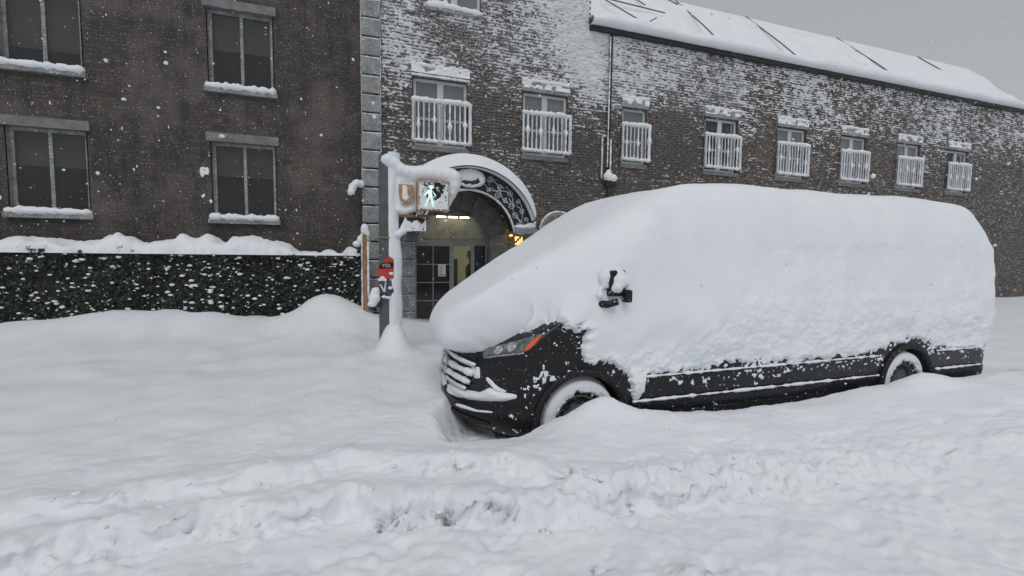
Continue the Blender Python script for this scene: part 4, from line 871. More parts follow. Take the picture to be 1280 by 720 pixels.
# ================================================================== signal post, signals, signs, stake
PX, PY = 0.50, 6.80
SP = thing('signal_post', (PX, PY, gh(PX, PY) - 0.3), 'grey steel signal post plastered with snow, in front of the stone pilaster', 'signal post')
oc = lambda r, z: [(PX + r * math.cos(math.pi / 8 + k * math.pi / 4), PY + r * math.sin(math.pi / 8 + k * math.pi / 4), z) for k in range(8)]
pb = MB(); rings = [(0.125, 0.0), (0.118, 1.0), (0.112, 3.17)]
V = []; Fs = []
for r, z_ in rings: V += oc(r, z_)
for i in range(2):
    for k in range(8): k2 = (k + 1) % 8; Fs.append((i * 8 + k, i * 8 + k2, i * 8 + 8 + k2, i * 8 + 8 + k))
Fs.append(tuple(range(16, 24))); pb.add(V, Fs)
for zc in (2.08, 2.46, 2.84): pb.add(oc(0.118, zc) + oc(0.118, zc + 0.015), [(k, (k + 1) % 8, (k + 1) % 8 + 8, k + 8) for k in range(8)] + [tuple(range(8)), tuple(range(15, 7, -1))])
pb.build('shaft', 'steel', SP)
br1 = MB().tube([(PX + 0.05, PY - 0.02, 2.90), (0.85, PY - 0.06, 2.87), (1.0, PY - 0.05, 2.86)], 0.020, 8).build('bracket', 'bracket_yellow', SP, smooth=True)
MB().tube([(0.76, PY - 0.07, 2.84), (0.90, PY - 0.08, 2.84)], [0.04, 0.035], 8).build('clamp', 'bracket_yellow', br1, smooth=True)
MB().tube([(PX + 0.05, PY - 0.03, 2.35), (0.8, PY - 0.05, 2.335), (1.12, PY - 0.03, 2.36)], 0.020, 8).build('bracket', 'bracket_yellow', SP, smooth=True)
# snow plastered down the right and front of the post
def post_snow():
    zs_ = np.arange(0.30, 3.22, 0.022); an = np.linspace(math.radians(-82), math.radians(62), 26); Zg, Ag = np.meshgrid(zs_, an, indexing='ij')
    u = (Ag - an[0]) / (an[-1] - an[0]); edge = np.sin(np.clip(u, 0, 1) * math.pi) ** 0.5
    wz = np.interp(Zg, [0.3, 0.8, 1.5, 2.1, 2.6, 3.2], [0.11, 0.085, 0.105, 0.055, 0.05, 0.08])
    th = wz * (0.75 + 0.7 * (fbm(Zg * 2.2, Ag * 0.9, 0, 19, 3) - 0.3)) * edge + 0.012 * (fbm(Zg * 14, Ag * 5, 0, 20, 3) - .5) - 0.012 * (1 - edge)
    r = 0.118 + th
    npmesh('post_snow', np.stack([(PX + r * np.cos(Ag)).ravel(), (PY + r * np.sin(Ag)).ravel(), Zg.ravel()], 1), grid_faces(*Zg.shape), 'snow', SP)
post_snow()
def sp_(x, y, Y): return tuple(WY(x, y, Y))
cap_b = []
for x, y, r in ((484, 201, 0.10), (491, 206, 0.115), (499, 213, 0.11), (508, 216, 0.11), (518, 218, 0.12), (528, 218, 0.13), (538, 218, 0.135), (548, 219, 0.14), (557, 221, 0.14), (564, 224, 0.15), (565, 233, 0.125), (562, 243, 0.10), (559, 253, 0.07), (557, 262, 0.045)):
    cap_b.append((sp_(x, y, PY - 0.02), (r, 0.17, r)))
for x, y in ((498, 262), (505, 264), (512, 262)): cap_b.append((sp_(x, y, PY - 0.05), (0.075, 0.10, 0.05)))
for x in (494, 500, 506, 512, 517):
    for y in (226, 233, 240, 247, 254, 261): cap_b.append((sp_(x, y, PY - 0.05), (0.055, 0.07, 0.055)))
blob('snow_mass', cap_b, 'snow', SP, 0.02, smooth=10, rough=0.012, freq=5)
# push button under snow
pbn = MB().box(PX - 0.25, PX - 0.12, PY - 0.12, PY - 0.02, 1.06, 1.22).tube([(PX - 0.18, PY - 0.08, 1.05), (PX - 0.2, PY - 0.09, 1.02)], [0.05, 0.045], 8).build('push_button', 'plastic', SP)
blob('snow_cap', [((PX - 0.16, PY - 0.09, 1.29), (0.07, 0.07, 0.06)), ((PX - 0.18, PY - 0.10, 1.19), (0.085, 0.07, 0.09)), ((PX - 0.205, PY - 0.10, 1.11), (0.075, 0.06, 0.055))], 'snow', pbn, 0.015)

# pedestrian signal facing the street
SGx0, SGx1, SGz0, SGz1, SGy = 0.90, 1.335, 2.425, 2.82, PY - 0.22
PS = thing('pedestrian_signal', ((SGx0 + SGx1) / 2, SGy, SGz0), 'square pedestrian signal showing a lit white walking figure, half covered by snow', 'signal', 'pedestrian signals on the post')
hb = MB().box(SGx0, SGx1, SGy, SGy + 0.19, SGz0, SGz1).build('housing', 'signal_orange', PS, bevel=0.02)
rim = MB()
t_ = 0.013
rim.box(SGx0 - .004, SGx1 + .004, SGy - 0.05, SGy - 0.001, SGz0 - .004, SGz0 + t_).box(SGx0 - .004, SGx1 + .004, SGy - 0.05, SGy - 0.001, SGz1 - t_, SGz1 + .004).box(SGx0 - .004, SGx0 + t_, SGy - 0.048, SGy - 0.001, SGz0 + t_, SGz1 - t_).box(SGx1 - t_, SGx1 + .004, SGy - 0.048, SGy - 0.001, SGz0 + t_, SGz1 - t_)
rim.build('rim', 'signal_rim', PS)
ln = MB().box(SGx0 + t_, SGx1 - t_, SGy - 0.010, SGy - 0.002, SGz0 + t_, SGz1 - t_).build('lens', 'sign_black', PS)
fx, fz = SGx0 + 0.150, SGz0 + 0.20           # walking figure
fig = MB()
fy0, fy1 = SGy - 0.036, SGy - 0.012
fig.prism([(fx + 0.035 + 0.026 * math.cos(a), fz + 0.115 + 0.028 * math.sin(a)) for a in np.linspace(0, 2 * math.pi, 14, endpoint=False)], fy0, fy1)
fig.prism([(fx - 0.012, fz + 0.075), (fx + 0.038, fz + 0.085), (fx + 0.050, fz + 0.0), (fx + 0.0, fz - 0.015)], fy0, fy1)
fig.prism([(fx + 0.0, fz - 0.017), (fx + 0.022, fz - 0.010), (fx - 0.035, fz - 0.155), (fx - 0.065, fz - 0.155)], fy0, fy1)
fig.prism([(fx + 0.024, fz - 0.010), (fx + 0.050, fz - 0.002), (fx + 0.075, fz - 0.155), (fx + 0.045, fz - 0.155)], fy0, fy1)
fig.prism([(fx + 0.040, fz + 0.084), (fx + 0.052, fz + 0.060), (fx + 0.105, fz + 0.005), (fx + 0.092, fz - 0.004)], fy0, fy1)
fig.prism([(fx - 0.014, fz + 0.074), (fx - 0.004, fz + 0.035), (fx - 0.052, fz - 0.01), (fx - 0.062, fz + 0.0)], fy0, fy1)
fig.build('walking_figure', 'walk_led', ln)
X, Z = np.meshgrid(np.linspace(SGx0 + t_, SGx1 - t_, 90), np.linspace(SGz0 + t_, SGz1 - t_, 84), indexing='ij')
bare = 1.35 * np.exp(-(((X - SGx0 - 0.27) / 0.115) ** 2 + ((Z - SGz0 - 0.25) / 0.10) ** 2)) + 0.8 * np.exp(-(((X - SGx0 - 0.22) / 0.16) ** 2 + ((Z - SGz1 + 0.03) / 0.03) ** 2)) + 0.75 * np.exp(-(((X - fx - 0.02) / 0.06) ** 2 + ((Z - fz - 0.01) / 0.13) ** 2))
t = 0.72 - 0.88 * bare + (fbm(X * 34, Z * 34, 0, 23, 4) - 0.5) * 2.3
Fq = grid_faces(90, 84); kp = t.ravel()[Fq].max(1) > 0
npmesh('face_snow', np.stack([X.ravel(), (SGy - 0.010 - np.clip(t * 0.06, -0.012, 0.026)).ravel(), Z.ravel()], 1), Fq[kp], 'snow', PS)
# second signal seen from its side and back
PS2 = thing('pedestrian_signal', (0.745, PY - 0.14, 2.45), 'orange signal housing turned sideways, open side packed with snow, next to the post', 'signal', 'pedestrian signals on the post')
MB().prism([(0.655, 2.77), (0.845, 2.77), (0.86, 2.74), (0.86, 2.55), (0.80, 2.53), (0.78, 2.495), (0.72, 2.495), (0.685, 2.53), (0.66, 2.62)], PY - 0.16, PY + 0.05).build('housing', 'signal_orange', PS2, bevel=0.008)
blob('snow_fill', [((0.735, PY - 0.165, 2.655), (0.042, 0.03, 0.10)), ((0.745, PY - 0.165, 2.59), (0.05, 0.03, 0.05)), ((0.735, PY - 0.165, 2.73), (0.045, 0.03, 0.03))], 'snow', PS2, 0.012, rough=0.006)
# sign plate under the lower bracket, caked with snow
SG = thing('street_sign', (0.84, PY - 0.06, 2.14), 'small horizontal sign plate caked with snow hanging below the signals', 'sign')
MB().box(0.66, 1.03, PY - 0.075, PY - 0.055, 2.15, 2.32).build('plate', 'sign_black', SG)
X, Z = np.meshgrid(np.linspace(0.655, 1.035, 90), np.linspace(2.135, 2.325, 50), indexing='ij')
t = 0.55 - 1.15 * sst(2.21, 2.33, Z + 0.03 * np.sin(X * 40)) - 0.55 * sst(0.74, 0.67, X) * 0 + (fbm(X * 24, Z * 12, 0, 29, 4) - 0.5) * 1.9
t = np.where(X < 0.74, t - 0.35, t); Fq = grid_faces(90, 50); kp = t.ravel()[Fq].max(1) > 0
npmesh('face_snow', np.stack([X.ravel(), (PY - 0.076 - np.clip(t * 0.06, -0.012, 0.03)).ravel(), Z.ravel()], 1), Fq[kp], 'snow', SG)
blob('snow_cap', [((0.70, PY - 0.09, 2.12), (0.06, 0.05, 0.045)), ((0.64, PY - 0.09, 2.08), (0.07, 0.05, 0.05)), ((0.80, PY - 0.085, 2.145), (0.07, 0.035, 0.02))], 'snow', SG, 0.012, rough=0.006)
# red and slate sign on the post
RS = thing('traffic_sign', (PX - 0.06, PY - 0.13, 1.17), 'red sign with a black lettered band above a slate panel on the signal post', 'sign')
ys = PY - 0.155
def poly_px(pts, Y): return [(float(WY(x, y, Y)[0]), float(WY(x, y, Y)[2])) for x, y in pts]
MB().prism(poly_px([(486, 320), (492, 324), (492, 348), (478, 349), (472.5, 346), (472, 340), (473.5, 333), (478, 328)], ys), ys, ys + 0.012).build('red_panel', 'sign_red', RS)
MB().prism(poly_px([(477.5, 328.3), (492, 327.5), (492, 335), (473.2, 336), (474, 332)], ys), ys - 0.004, ys - 0.001).build('black_band', 'sign_black', RS)
def lettering(text, x, z, y, size, m, parent, name='lettering'):
    cv = bpy.data.curves.new('t', 'FONT'); cv.body = text; cv.size = size; cv.extrude = 0.0015
    to = bpy.data.objects.new('t', cv); col.objects.link(to); dg = bpy.context.evaluated_depsgraph_get(); dg.update()
    me = bpy.data.meshes.new_from_object(to.evaluated_get(dg)); bpy.data.objects.remove(to)
    Mt = Matrix.Translation((x, y, z)) @ Matrix.Rotation(math.pi / 2, 4, 'X'); me.transform(Mt); me.materials.clear(); me.materials.append(M[m]); me.name = name
    return link(bpy.data.objects.new(name, me), parent)
lx = WY(477.5, 333.6, ys); lettering('YOL', float(lx[0]), float(lx[2]), ys - 0.006, 0.062, 'sign_white', RS)
MB().prism(poly_px([(474, 349), (492, 351), (492, 370), (479, 368), (474, 363)], ys + 0.01), ys + 0.008, ys + 0.02).build('slate_panel', 'sign_slate', RS)
MB().prism(poly_px([(474.5, 356), (476, 355), (480, 362), (481.5, 352), (483, 352), (481.5, 365), (479.5, 365)], ys), ys + 0.003, ys + 0.007).build('white_mark', 'sign_white', RS)
X_ = [(478, 347), (481, 350), (475, 350), (485, 372), (480, 371), (488, 360), (489, 342)]
blob('sign_snow', [(tuple(WY(x, y, ys - 0.005)), (0.035, 0.02, 0.022)) for x, y in X_], 'snow', RS, 0.008, rough=0.006)
# wooden stake and cord
ST = thing('wooden_stake', (0.29, 9.6, gh(0.29, 9.6) - 0.2), 'upright orange-brown wooden stake in the snow left of the signal post', 'stake')
sx, sy = 0.285, 9.6
MB().box(sx - 0.055, sx + 0.055, sy - 0.02, sy + 0.03, 0.15, 2.20).build('board', 'wood', ST, bevel=0.006)
sn = MB(); Q, R = snow_bar([(sx - 0.058, sy - 0.02, 0.4), (sx - 0.058, sy - 0.02, 2.2)], 0.013, 0.7, n=60, seed=91); sn.tube(Q, R, 6)
Q, R = snow_bar([(sx + 0.06, sy - 0.02, 0.9), (sx + 0.06, sy - 0.02, 2.2)], 0.018, 0.7, n=50, seed=92); sn.tube(Q, R, 6); sn.build('edge_snow', 'snow', ST, smooth=True)
blob('snow_cap', [((sx, sy, 2.28), (0.075, 0.06, 0.11)), ((sx + 0.05, sy, 2.2), (0.05, 0.05, 0.06))], 'snow', ST, 0.016)
CO = thing('green_cord', (sx, sy - 0.05, 2.18), 'green cord strung from the wooden stake to the signal post', 'cord')
P0, P1 = np.array([sx - 0.02, sy - 0.04, 2.16]), np.array([PX - 0.02, PY - 0.13, 2.03])
Q = [P0 + (P1 - P0) * t + np.array([0, 0, -0.12 * math.sin(math.pi * t)]) for t in np.linspace(0, 1, 20)]; MB().tube(Q, 0.012, 6).build('strand', 'green_wire', CO, smooth=True)
Q2 = [(PX - 0.12, PY - 0.05, 2.04), (PX - 0.02, PY - 0.14, 2.03), (PX + 0.12, PY - 0.06, 2.03)]; MB().tube(Q2, 0.012, 6).build('loop', 'green_wire', CO, smooth=True)

# ================================================================== the van
VX, VYC = 0.86, 4.53                         # nose, centre line
VN = thing('delivery_van', (VX + 3.4, VYC, 0.0), 'black delivery van buried under thick snow, parked nose to the left', 'van')
WZ, WR = 0.375, 0.36; WA = (1.04, 5.30)      # wheel centres (from the nose)
LEV = np.array([  # z, front, half width, corner depth, exponent, rear
    (0.22, 0.22, 0.84, 0.44, 1.9, 6.80), (0.27, 0.10, 0.94, 0.54, 1.85, 6.86), (0.33, 0.035, 0.975, 0.60, 1.82, 6.90), (0.42, 0.005, 0.99, 0.63, 1.82, 6.92), (0.47, 0.015, 0.99, 0.62, 1.82, 6.92),
    (0.50, 0.050, 0.99, 0.60, 1.82, 6.90), (0.56, 0.060, 0.995, 0.60, 1.82, 6.90), (0.75, 0.075, 1.0, 0.60, 1.85, 6.90), (0.86, 0.10, 1.0, 0.57, 1.88, 6.90), (0.93, 0.145, 1.0, 0.52, 1.95, 6.90),
    (1.00, 0.25, 1.0, 0.42, 2.1, 6.90), (1.10, 0.42, 1.0, 0.28, 2.4, 6.90), (1.20, 0.62, 0.995, 0.17, 2.8, 6.90), (1.30, 0.80, 0.985, 0.15, 2.8, 6.89), (1.50, 0.97, 0.97, 0.22, 2.5, 6.88),
    (1.80, 1.25, 0.945, 0.25, 2.5, 6.87), (2.05, 1.52, 0.915, 0.27, 2.5, 6.85), (2.17, 1.70, 0.88, 0.28, 2.5, 6.82), (2.25, 1.90, 0.80, 0.28, 2.5, 6.75), (2.29, 2.10, 0.66, 0.28, 2.5, 6.6), (2.315, 2.4, 0.40, 0.25, 2.3, 6.3), (2.325, 2.8, 0.05, 0.05, 2.2, 5.9)])
pl = np.r_[0, np.cumsum(np.hypot(np.hypot(np.diff(LEV[:, 0]), np.diff(LEV[:, 1]) * 0.8), np.diff(LEV[:, 2])))]; pl = pl / pl[-1]
def smooth_interp(p, k):                     # monotone-ish cubic through the levels
    y = LEV[:, k]; d_ = np.gradient(y, pl); i = np.clip(np.searchsorted(pl, p) - 1, 0, len(pl) - 2); h = pl[i + 1] - pl[i]; t = (p - pl[i]) / h
    sl_ = (y[i + 1] - y[i]) / h; m0, m1 = d_[i], d_[i + 1]
    lim = lambda m_: np.where(sl_ == 0, 0, np.clip(m_ / np.where(sl_ == 0, 1, sl_), 0, 3) * sl_)
    m0, m1 = lim(m0), lim(m1)
    return (2 * t ** 3 - 3 * t ** 2 + 1) * y[i] + (t ** 3 - 2 * t ** 2 + t) * h * m0 + (-2 * t ** 3 + 3 * t ** 2) * y[i + 1] + (t ** 3 - t ** 2) * h * m1
def van_surface(p, s):
    """p up the profile 0..1; s round the plan: 0 nose centre, 1 corner end, 2 rear corner start, 3 rear centre; sign = side (- is the near side)"""
    z, af, w, dp_, ex, ar = [smooth_interp(p, k) for k in range(6)]
    sg = np.sign(s); q = np.abs(s)
    th_ = np.clip(q, 0, 1) * math.pi / 2
    yf_ = w * np.sin(th_) ** (2 / ex * 0.98); xf_ = af + dp_ * (1 - np.clip(np.cos(th_), 0, 1) ** (2 / ex))
    rr = 0.16 * np.clip(w / 1.0, 0.05, 1)
    x1 = af + dp_; x2 = ar - rr; ts = np.clip(q - 1, 0, 1); xs2 = x1 + (x2 - x1) * ts
    tr = np.clip(q - 2, 0, 1)
    ang = np.clip(tr * 3, 0, 1) * math.pi / 2
    x = np.where(q <= 1, xf_, np.where(q <= 2, xs2, x2 + rr * np.sin(ang))); y = np.where(q <= 1, yf_, np.where(q <= 2, w, (w - rr + rr * np.cos(ang)) * np.where(tr > 1 / 3, 1 - (tr - 1 / 3) * 1.5, 1)))
    return np.stack([VX + x, VYC + sg * y, z], -1)
def grid_normals(P):
    du = np.gradient(P, axis=0); dv = np.gradient(P, axis=1); n_ = np.cross(dv, du); L = np.linalg.norm(n_, axis=-1, keepdims=True); return n_ / np.maximum(L, 1e-9)
def van_grid(pv, sv):
    Pg, Sg = np.meshgrid(pv, sv, indexing='ij'); return van_surface(Pg, Sg)
sn_near = -np.r_[np.linspace(0, 1, 110, endpoint=False), 1 + np.r_[np.linspace(0, 0.42, 150, endpoint=False), np.linspace(0.42, 1, 120, endpoint=False)], np.linspace(2, 3, 24)]
sn_far = np.r_[np.linspace(0, 1, 60, endpoint=False), np.linspace(1, 2, 80, endpoint=False), np.linspace(2, 3, 24)]
sv = np.r_[sn_far[::-1][:-1], sn_near]      # far rear ... nose ... near rear
pv = np.linspace(0, 1, 260)
P = van_grid(pv, sv); Nn = grid_normals(P)
if Nn[60, np.argmin(np.abs(sv + 1.5)), 1] > 0: Nn = -Nn
Ax = P[..., 0] - VX
def arch_d(A, Z): return np.minimum(*[np.hypot(A - a, Z - WZ) for a in WA])
inarch = (arch_d(Ax, P[..., 2]) < 0.425) & (np.abs(P[..., 1] - VYC) > 0.6) & (Ax > 0.5)
Fq = grid_faces(*P.shape[:2]); keep = ~inarch.ravel()[Fq].any(1)
body = npmesh('body', P.reshape(-1, 3), Fq[keep], 'paint', VN)
bvh = BVHTree.FromPolygons([tuple(v) for v in P.reshape(-1, 3).tolist()], Fq[::1].tolist())
def hit(px, py):
    r = ray(px, py); l, n_, i, d_ = bvh.ray_cast(Vector(CAM), Vector(r).normalized())
    if l is None: return None
    n_ = n_ if n_.dot(Vector(r)) < 0 else -n_
    return np.array(l), np.array(n_)
def front_hit(y, z):
    l, n_, i, d_ = bvh.ray_cast(Vector((VX - 2, VYC + y, z)), Vector((1, 0, 0))); n_ = n_ if n_.x < 0 else -n_
    return np.array(l), np.array(n_)
def resample(c_, n):
    c_ = np.array(c_, float); L = np.r_[0, np.cumsum(np.hypot(*np.diff(c_, axis=0).T))]; t = np.linspace(0, L[-1], n); return np.stack([np.interp(t, L, c_[:, 0]), np.interp(t, L, c_[:, 1])], 1)
def patch(name, top, bot, m, parent, off=0.006, nu=40, nv=12, lumpy=0.0, mirror=True, seed=0, front=False):
    """piece laid on the body between two curves (photo pixels, or y,z on the front when front=True), with thickness towards its middle"""
    T_, B_ = resample(top, nu), resample(bot, nu); P_ = np.zeros((nu, nv, 3)); 
    for i in range(nu):
        for j in range(nv):
            v = j / (nv - 1); q = T_[i] * (1 - v) + B_[i] * v; h = front_hit(*q) if front else hit(*q)
            if h is None: h = (P_[i, j - 1] if j else P_[i - 1, j], np.array([0, -1, 0]))
            e = off
            if lumpy:
                ed = min(1, 4 * min(i, nu - 1 - i) / nu * 1.5) * (math.sin(math.pi * v) ** 0.5); e = -0.006 + (off + lumpy * (float(fbm(q[0] * 0.25 + seed, q[1] * 0.25, 0, seed, 3)) - 0.3)) * ed
            elif i in (0, nu - 1) or j in (0, nv - 1): e = -0.004
            P_[i, j] = h[0] + h[1] * e
    out = npmesh(name, P_.reshape(-1, 3), grid_faces(nu, nv), m, parent)
    if mirror:
        P2 = P_.copy(); P2[..., 1] = 2 * VYC - P2[..., 1]; npmesh(name, P2.reshape(-1, 3), grid_faces(nu, nv)[:, ::-1], m, parent)
    return out
# headlights with amber corner
patch('headlight', [(603, 439), (617, 433), (640, 427), (662, 421), (678, 417)], [(603, 447), (620, 444.5), (640, 442.5), (655, 440.5), (666, 433), (679, 418.5)], 'lens', VN, 0.010)
patch('indicator', [(655, 437.5), (662, 429), (670, 423), (677, 419)], [(656.5, 440), (662, 437), (669, 431), (677.5, 420)], 'amber', VN, 0.016, 20, 8)
patch('headlight_chrome', [(604, 446.5), (620, 444), (640, 442), (655, 440)], [(604, 448.5), (620, 446.5), (640, 444.5), (656, 442.5)], 'chrome', VN, 0.012, 30, 4)
for cx_, cy_ in ((624, 438.5), (640, 434.5)):
    h = hit(cx_, cy_); q = Vector(h[1]).to_track_quat('Z', 'Y').to_matrix().to_4x4()
    for yy in (h[0][1], 2 * VYC - h[0][1]):
        Mx = Matrix.Translation((h[0][0], yy, h[0][2])) @ (q if yy < VYC else Matrix.Scale(-1, 4, (0, 1, 0)) @ q)
        MB().lathe([(0.045, 0.008), (0.05, 0.016), (0.034, 0.015), (0.0, 0.011)], 18, Mx).build('headlight_bowl', 'chrome', VN, smooth=True)
# grille: recess, curved bars, emblem
gr = patch('grille', [(-0.62, 0.855), (-0.3, 0.88), (0, 0.885), (0.3, 0.88), (0.62, 0.855)], [(-0.50, 0.585), (-0.25, 0.56), (0, 0.555), (0.25, 0.56), (0.50, 0.585)], 'plastic', VN, 0.008, 50, 14, mirror=False, front=True)
for k, (z_, hw) in enumerate(((0.830, 0.58), (0.750, 0.56), (0.665, 0.52), (0.592, 0.47))):
    pts = [front_hit(y, z_ - 0.004 * (abs(y) / 0.45) ** 2) for y in np.linspace(-hw, hw, 24)]; vs_ = []; fs_ = []
    for h in pts:
        c_ = h[0] + h[1] * 0.012; n_ = h[1]
        vs_ += [c_ + n_ * 0.03 + np.array([0, 0, 0.006]), c_ + n_ * 0.024 - np.array([0, 0, 0.016]), c_ - n_ * 0.012 - np.array([0, 0, 0.02]), c_ - n_ * 0.012 + np.array([0, 0, 0.012])]
    for i in range(len(pts) - 1):
        for j in range(4): fs_.append((i * 4 + j, i * 4 + (j + 1) % 4, i * 4 + 4 + (j + 1) % 4, i * 4 + 4 + j))
    b_ = MB().add(vs_, fs_).build('grille_bar', 'chrome', gr, smooth=False)
    Q, R = snow_bar([h[0] + h[1] * 0.028 + np.array([0, 0, 0.010]) for h in pts], 0.029 if k in (1, 2) else 0.014, 0.5, n=60, seed=k + 101); MB().tube(Q, R, 7).build('bar_snow', 'snow', gr, smooth=True)
h = front_hit(0, 0.725); Mx = Matrix.Translation(h[0] + h[1] * 0.05) @ Vector(h[1]).to_track_quat('Z', 'Y').to_matrix().to_4x4()
em = MB(); rg = [(0.105 + 0.013 * math.cos(a), 0.013 * math.sin(a)) for a in np.linspace(0, 2 * math.pi, 9)]; em.lathe(rg, 28, Mx)
for k in range(3):
    a = math.pi / 2 + k * 2 * math.pi / 3; loc = [Mx @ Vector((r * math.cos(a), r * math.sin(a), 0)) for r in (0.0, 0.05, 0.10)]; em.tube(loc, [0.018, 0.011, 0.004], 6)
em.tube([Mx @ Vector((0, 0, -0.06)), Mx @ Vector((0, 0, -0.01))], 0.03, 8)
em.build('emblem', 'chrome', VN, smooth=True)
# bumper: lower intake, fog lamp pockets, lip
patch('lower_intake', [(-0.55, 0.535), (0, 0.545), (0.55, 0.535)], [(-0.50, 0.485), (0, 0.475), (0.50, 0.485)], 'plastic', VN, 0.006, 40, 6, mirror=False, front=True)
patch('fog_lamp_pocket', [(603, 468), (620, 469), (634, 474), (648, 489)], [(605, 472), (618, 481), (632, 489), (648, 492)], 'plastic', VN, 0.008, 24, 8)
pts = [front_hit(y, 0.35) for y in np.linspace(-0.75, 0.75, 40)]
MB().tube([h[0] + h[1] * 0.012 for h in pts], 0.018, 8).build('bumper_lip', 'plastic', VN, smooth=True)
patch('bumper_snow', [(554.5, 477), (565, 479), (580, 486), (600, 490), (612, 484), (628, 490), (648, 493)], [(557, 491), (570, 496), (588, 500), (610, 502), (630, 502), (648, 498)], 'snow', VN, 0.045, 60, 12, lumpy=0.02, seed=3)
patch('bumper_snow', [(608, 468), (616, 475), (624, 484), (636, 489)], [(605, 470), (610, 478), (618, 487), (630, 492)], 'snow', VN, 0.025, 24, 8, lumpy=0.01, seed=5)
patch('bumper_snow', [(568, 503), (580, 506), (596, 512), (618, 514)], [(566, 506), (580, 511), (596, 515), (618, 517)], 'snow', VN, 0.022, 30, 7, lumpy=0.01, seed=6)
patch('bumper_snow', [(590, 456), (594, 455), (600, 458)], [(586, 470), (594, 474), (601, 474)], 'snow', VN, 0.022, 14, 8, lumpy=0.012, seed=7)
# undertray
MB().box(VX + 0.35, VX + 6.7, VYC - 0.70, VYC + 0.70, 0.20, 0.30).build('underbody', 'plastic', VN)
# arches, liners, wheels
for a in WA:
    for sg in (-1, 1):
        yb = VYC + sg * 1.0
        MB().tube([(VX + a + 0.437 * math.cos(t_), yb + sg * 0.006, WZ + 0.437 * math.sin(t_)) for t_ in np.linspace(-0.25, math.pi + 0.25, 40)], 0.036, 8, sq=0.8).build('wheel_arch', 'plastic', VN, smooth=True)
        V = []; ts = np.linspace(-0.3, math.pi + 0.3, 30)
        for yy in (yb, yb - sg * 0.42): V += [(VX + a + 0.43 * math.cos(t_), yy, WZ + 0.43 * math.sin(t_)) for t_ in ts]
        V += [(VX + a, yb - sg * 0.42, WZ)]
        MB().add(V, [(i, i + 1, 30 + i + 1, 30 + i) for i in range(29)] + [(30 + i, 30 + i + 1, 60) for i in range(29)]).build('arch_liner', 'interior_dark', VN)
        Mw = Matrix.Translation((VX + a, yb - sg * 0.035, WZ)) @ Matrix.Rotation(sg * -math.pi / 2, 4, 'X')
        prof = [(0.20, -0.215), (0.31, -0.225), (0.345, -0.20), (0.36, -0.16), (0.36, -0.06), (0.348, -0.022), (0.315, -0.0), (0.26, 0.004), (0.222, -0.012), (0.205, -0.04)]
        wh = MB().lathe(prof, 56, Mw).build('wheel', 'rubber', VN, smooth=True)
        MB().lathe([(0.215, -0.10), (0.218, -0.012), (0.205, -0.012), (0.19, -0.045), (0.12, -0.035), (0.10, -0.02), (0.062, -0.012), (0.055, 0.0), (0.0, 0.004)], 40, Mw).build('rim', 'steel', wh, smooth=True)
        sl_ = MB()
        for k in range(8): t_ = 2 * math.pi * k / 8; sl_.add([Mw @ Vector((r * math.cos(t_ + d_), r * math.sin(t_ + d_), -0.032 + e)) for r, d_, e in ((0.135, -0.17, 0), (0.178, -0.14, -0.006), (0.178, 0.14, -0.006), (0.135, 0.17, 0))], [(0, 1, 2, 3)])
        sl_.build('rim_slot', 'interior_dark', wh)
        # snow caked on the shoulder of the tyre
        A_, Rg = np.meshgrid(np.linspace(0, 2 * math.pi, 150), np.linspace(0.225, 0.385, 26), indexing='ij')
        lim = 0.248 + 0.10 * (fbm(np.cos(A_) * 6, np.sin(A_) * 6, Rg * 30, 41, 4) - 0.5) + (0.018 * np.cos(A_) if sg < 0 else 0)
        t = sst(-0.012, 0.03, Rg - lim); hh = np.where(Rg > 0.35, -0.02 - (Rg - 0.35) * 2.5, 0.0) + t * (0.028 + 0.012 * (fbm(np.cos(A_) * 9, np.sin(A_) * 9, Rg * 9, 42, 3) - .5)) - 0.006 - 0.012 * sst(0.30, 0.35, Rg)
        pts = np.stack([Rg * np.cos(A_), Rg * np.sin(A_), hh, np.ones_like(Rg)], -1) @ np.array(Mw).T
        Fw = grid_faces(150, 26); kp = (t.ravel()[Fw].max(1) > 0.15)
        npmesh('tyre_snow', pts[..., :3].reshape(-1, 3), Fw[kp], 'snow', wh)
# body mouldings along the flank
for z_, r in ((0.715, 0.012), (0.485, 0.018)):
    segs = [(WA[0] + 0.50, WA[1] - 0.5), (WA[1] + 0.5, 6.7)]
    for a0_, a1_ in segs:
        o = MB().box(VX + a0_, VX + a1_, VYC - 1.012, VYC - 0.985, z_ - r, z_ + r).build('side_moulding', 'plastic', VN, bevel=0.004)
        Q, R = snow_bar([(VX + a0_, VYC - 1.012, z_ + r), (VX + a1_, VYC - 1.012, z_ + r)], 0.012, 0.7, n=160, seed=int(z_ * 100 + a0_)); MB().tube(Q, R, 6).build('moulding_snow', 'snow', o, smooth=True)
MB().box(VX + WA[0] + 0.46, VX + WA[1] - 0.46, VYC - 0.985, VYC - 0.93, 0.26, 0.42).build('sill', 'plastic', VN, bevel=0.01)
# tail lights
for sg in (-1, 1): MB().box(VX + 6.80, VX + 6.935, VYC + sg * 0.93 - 0.05, VYC + sg * 0.93 + 0.05, 0.95, 1.55).build('tail_light', 'amber', VN, bevel=0.02)
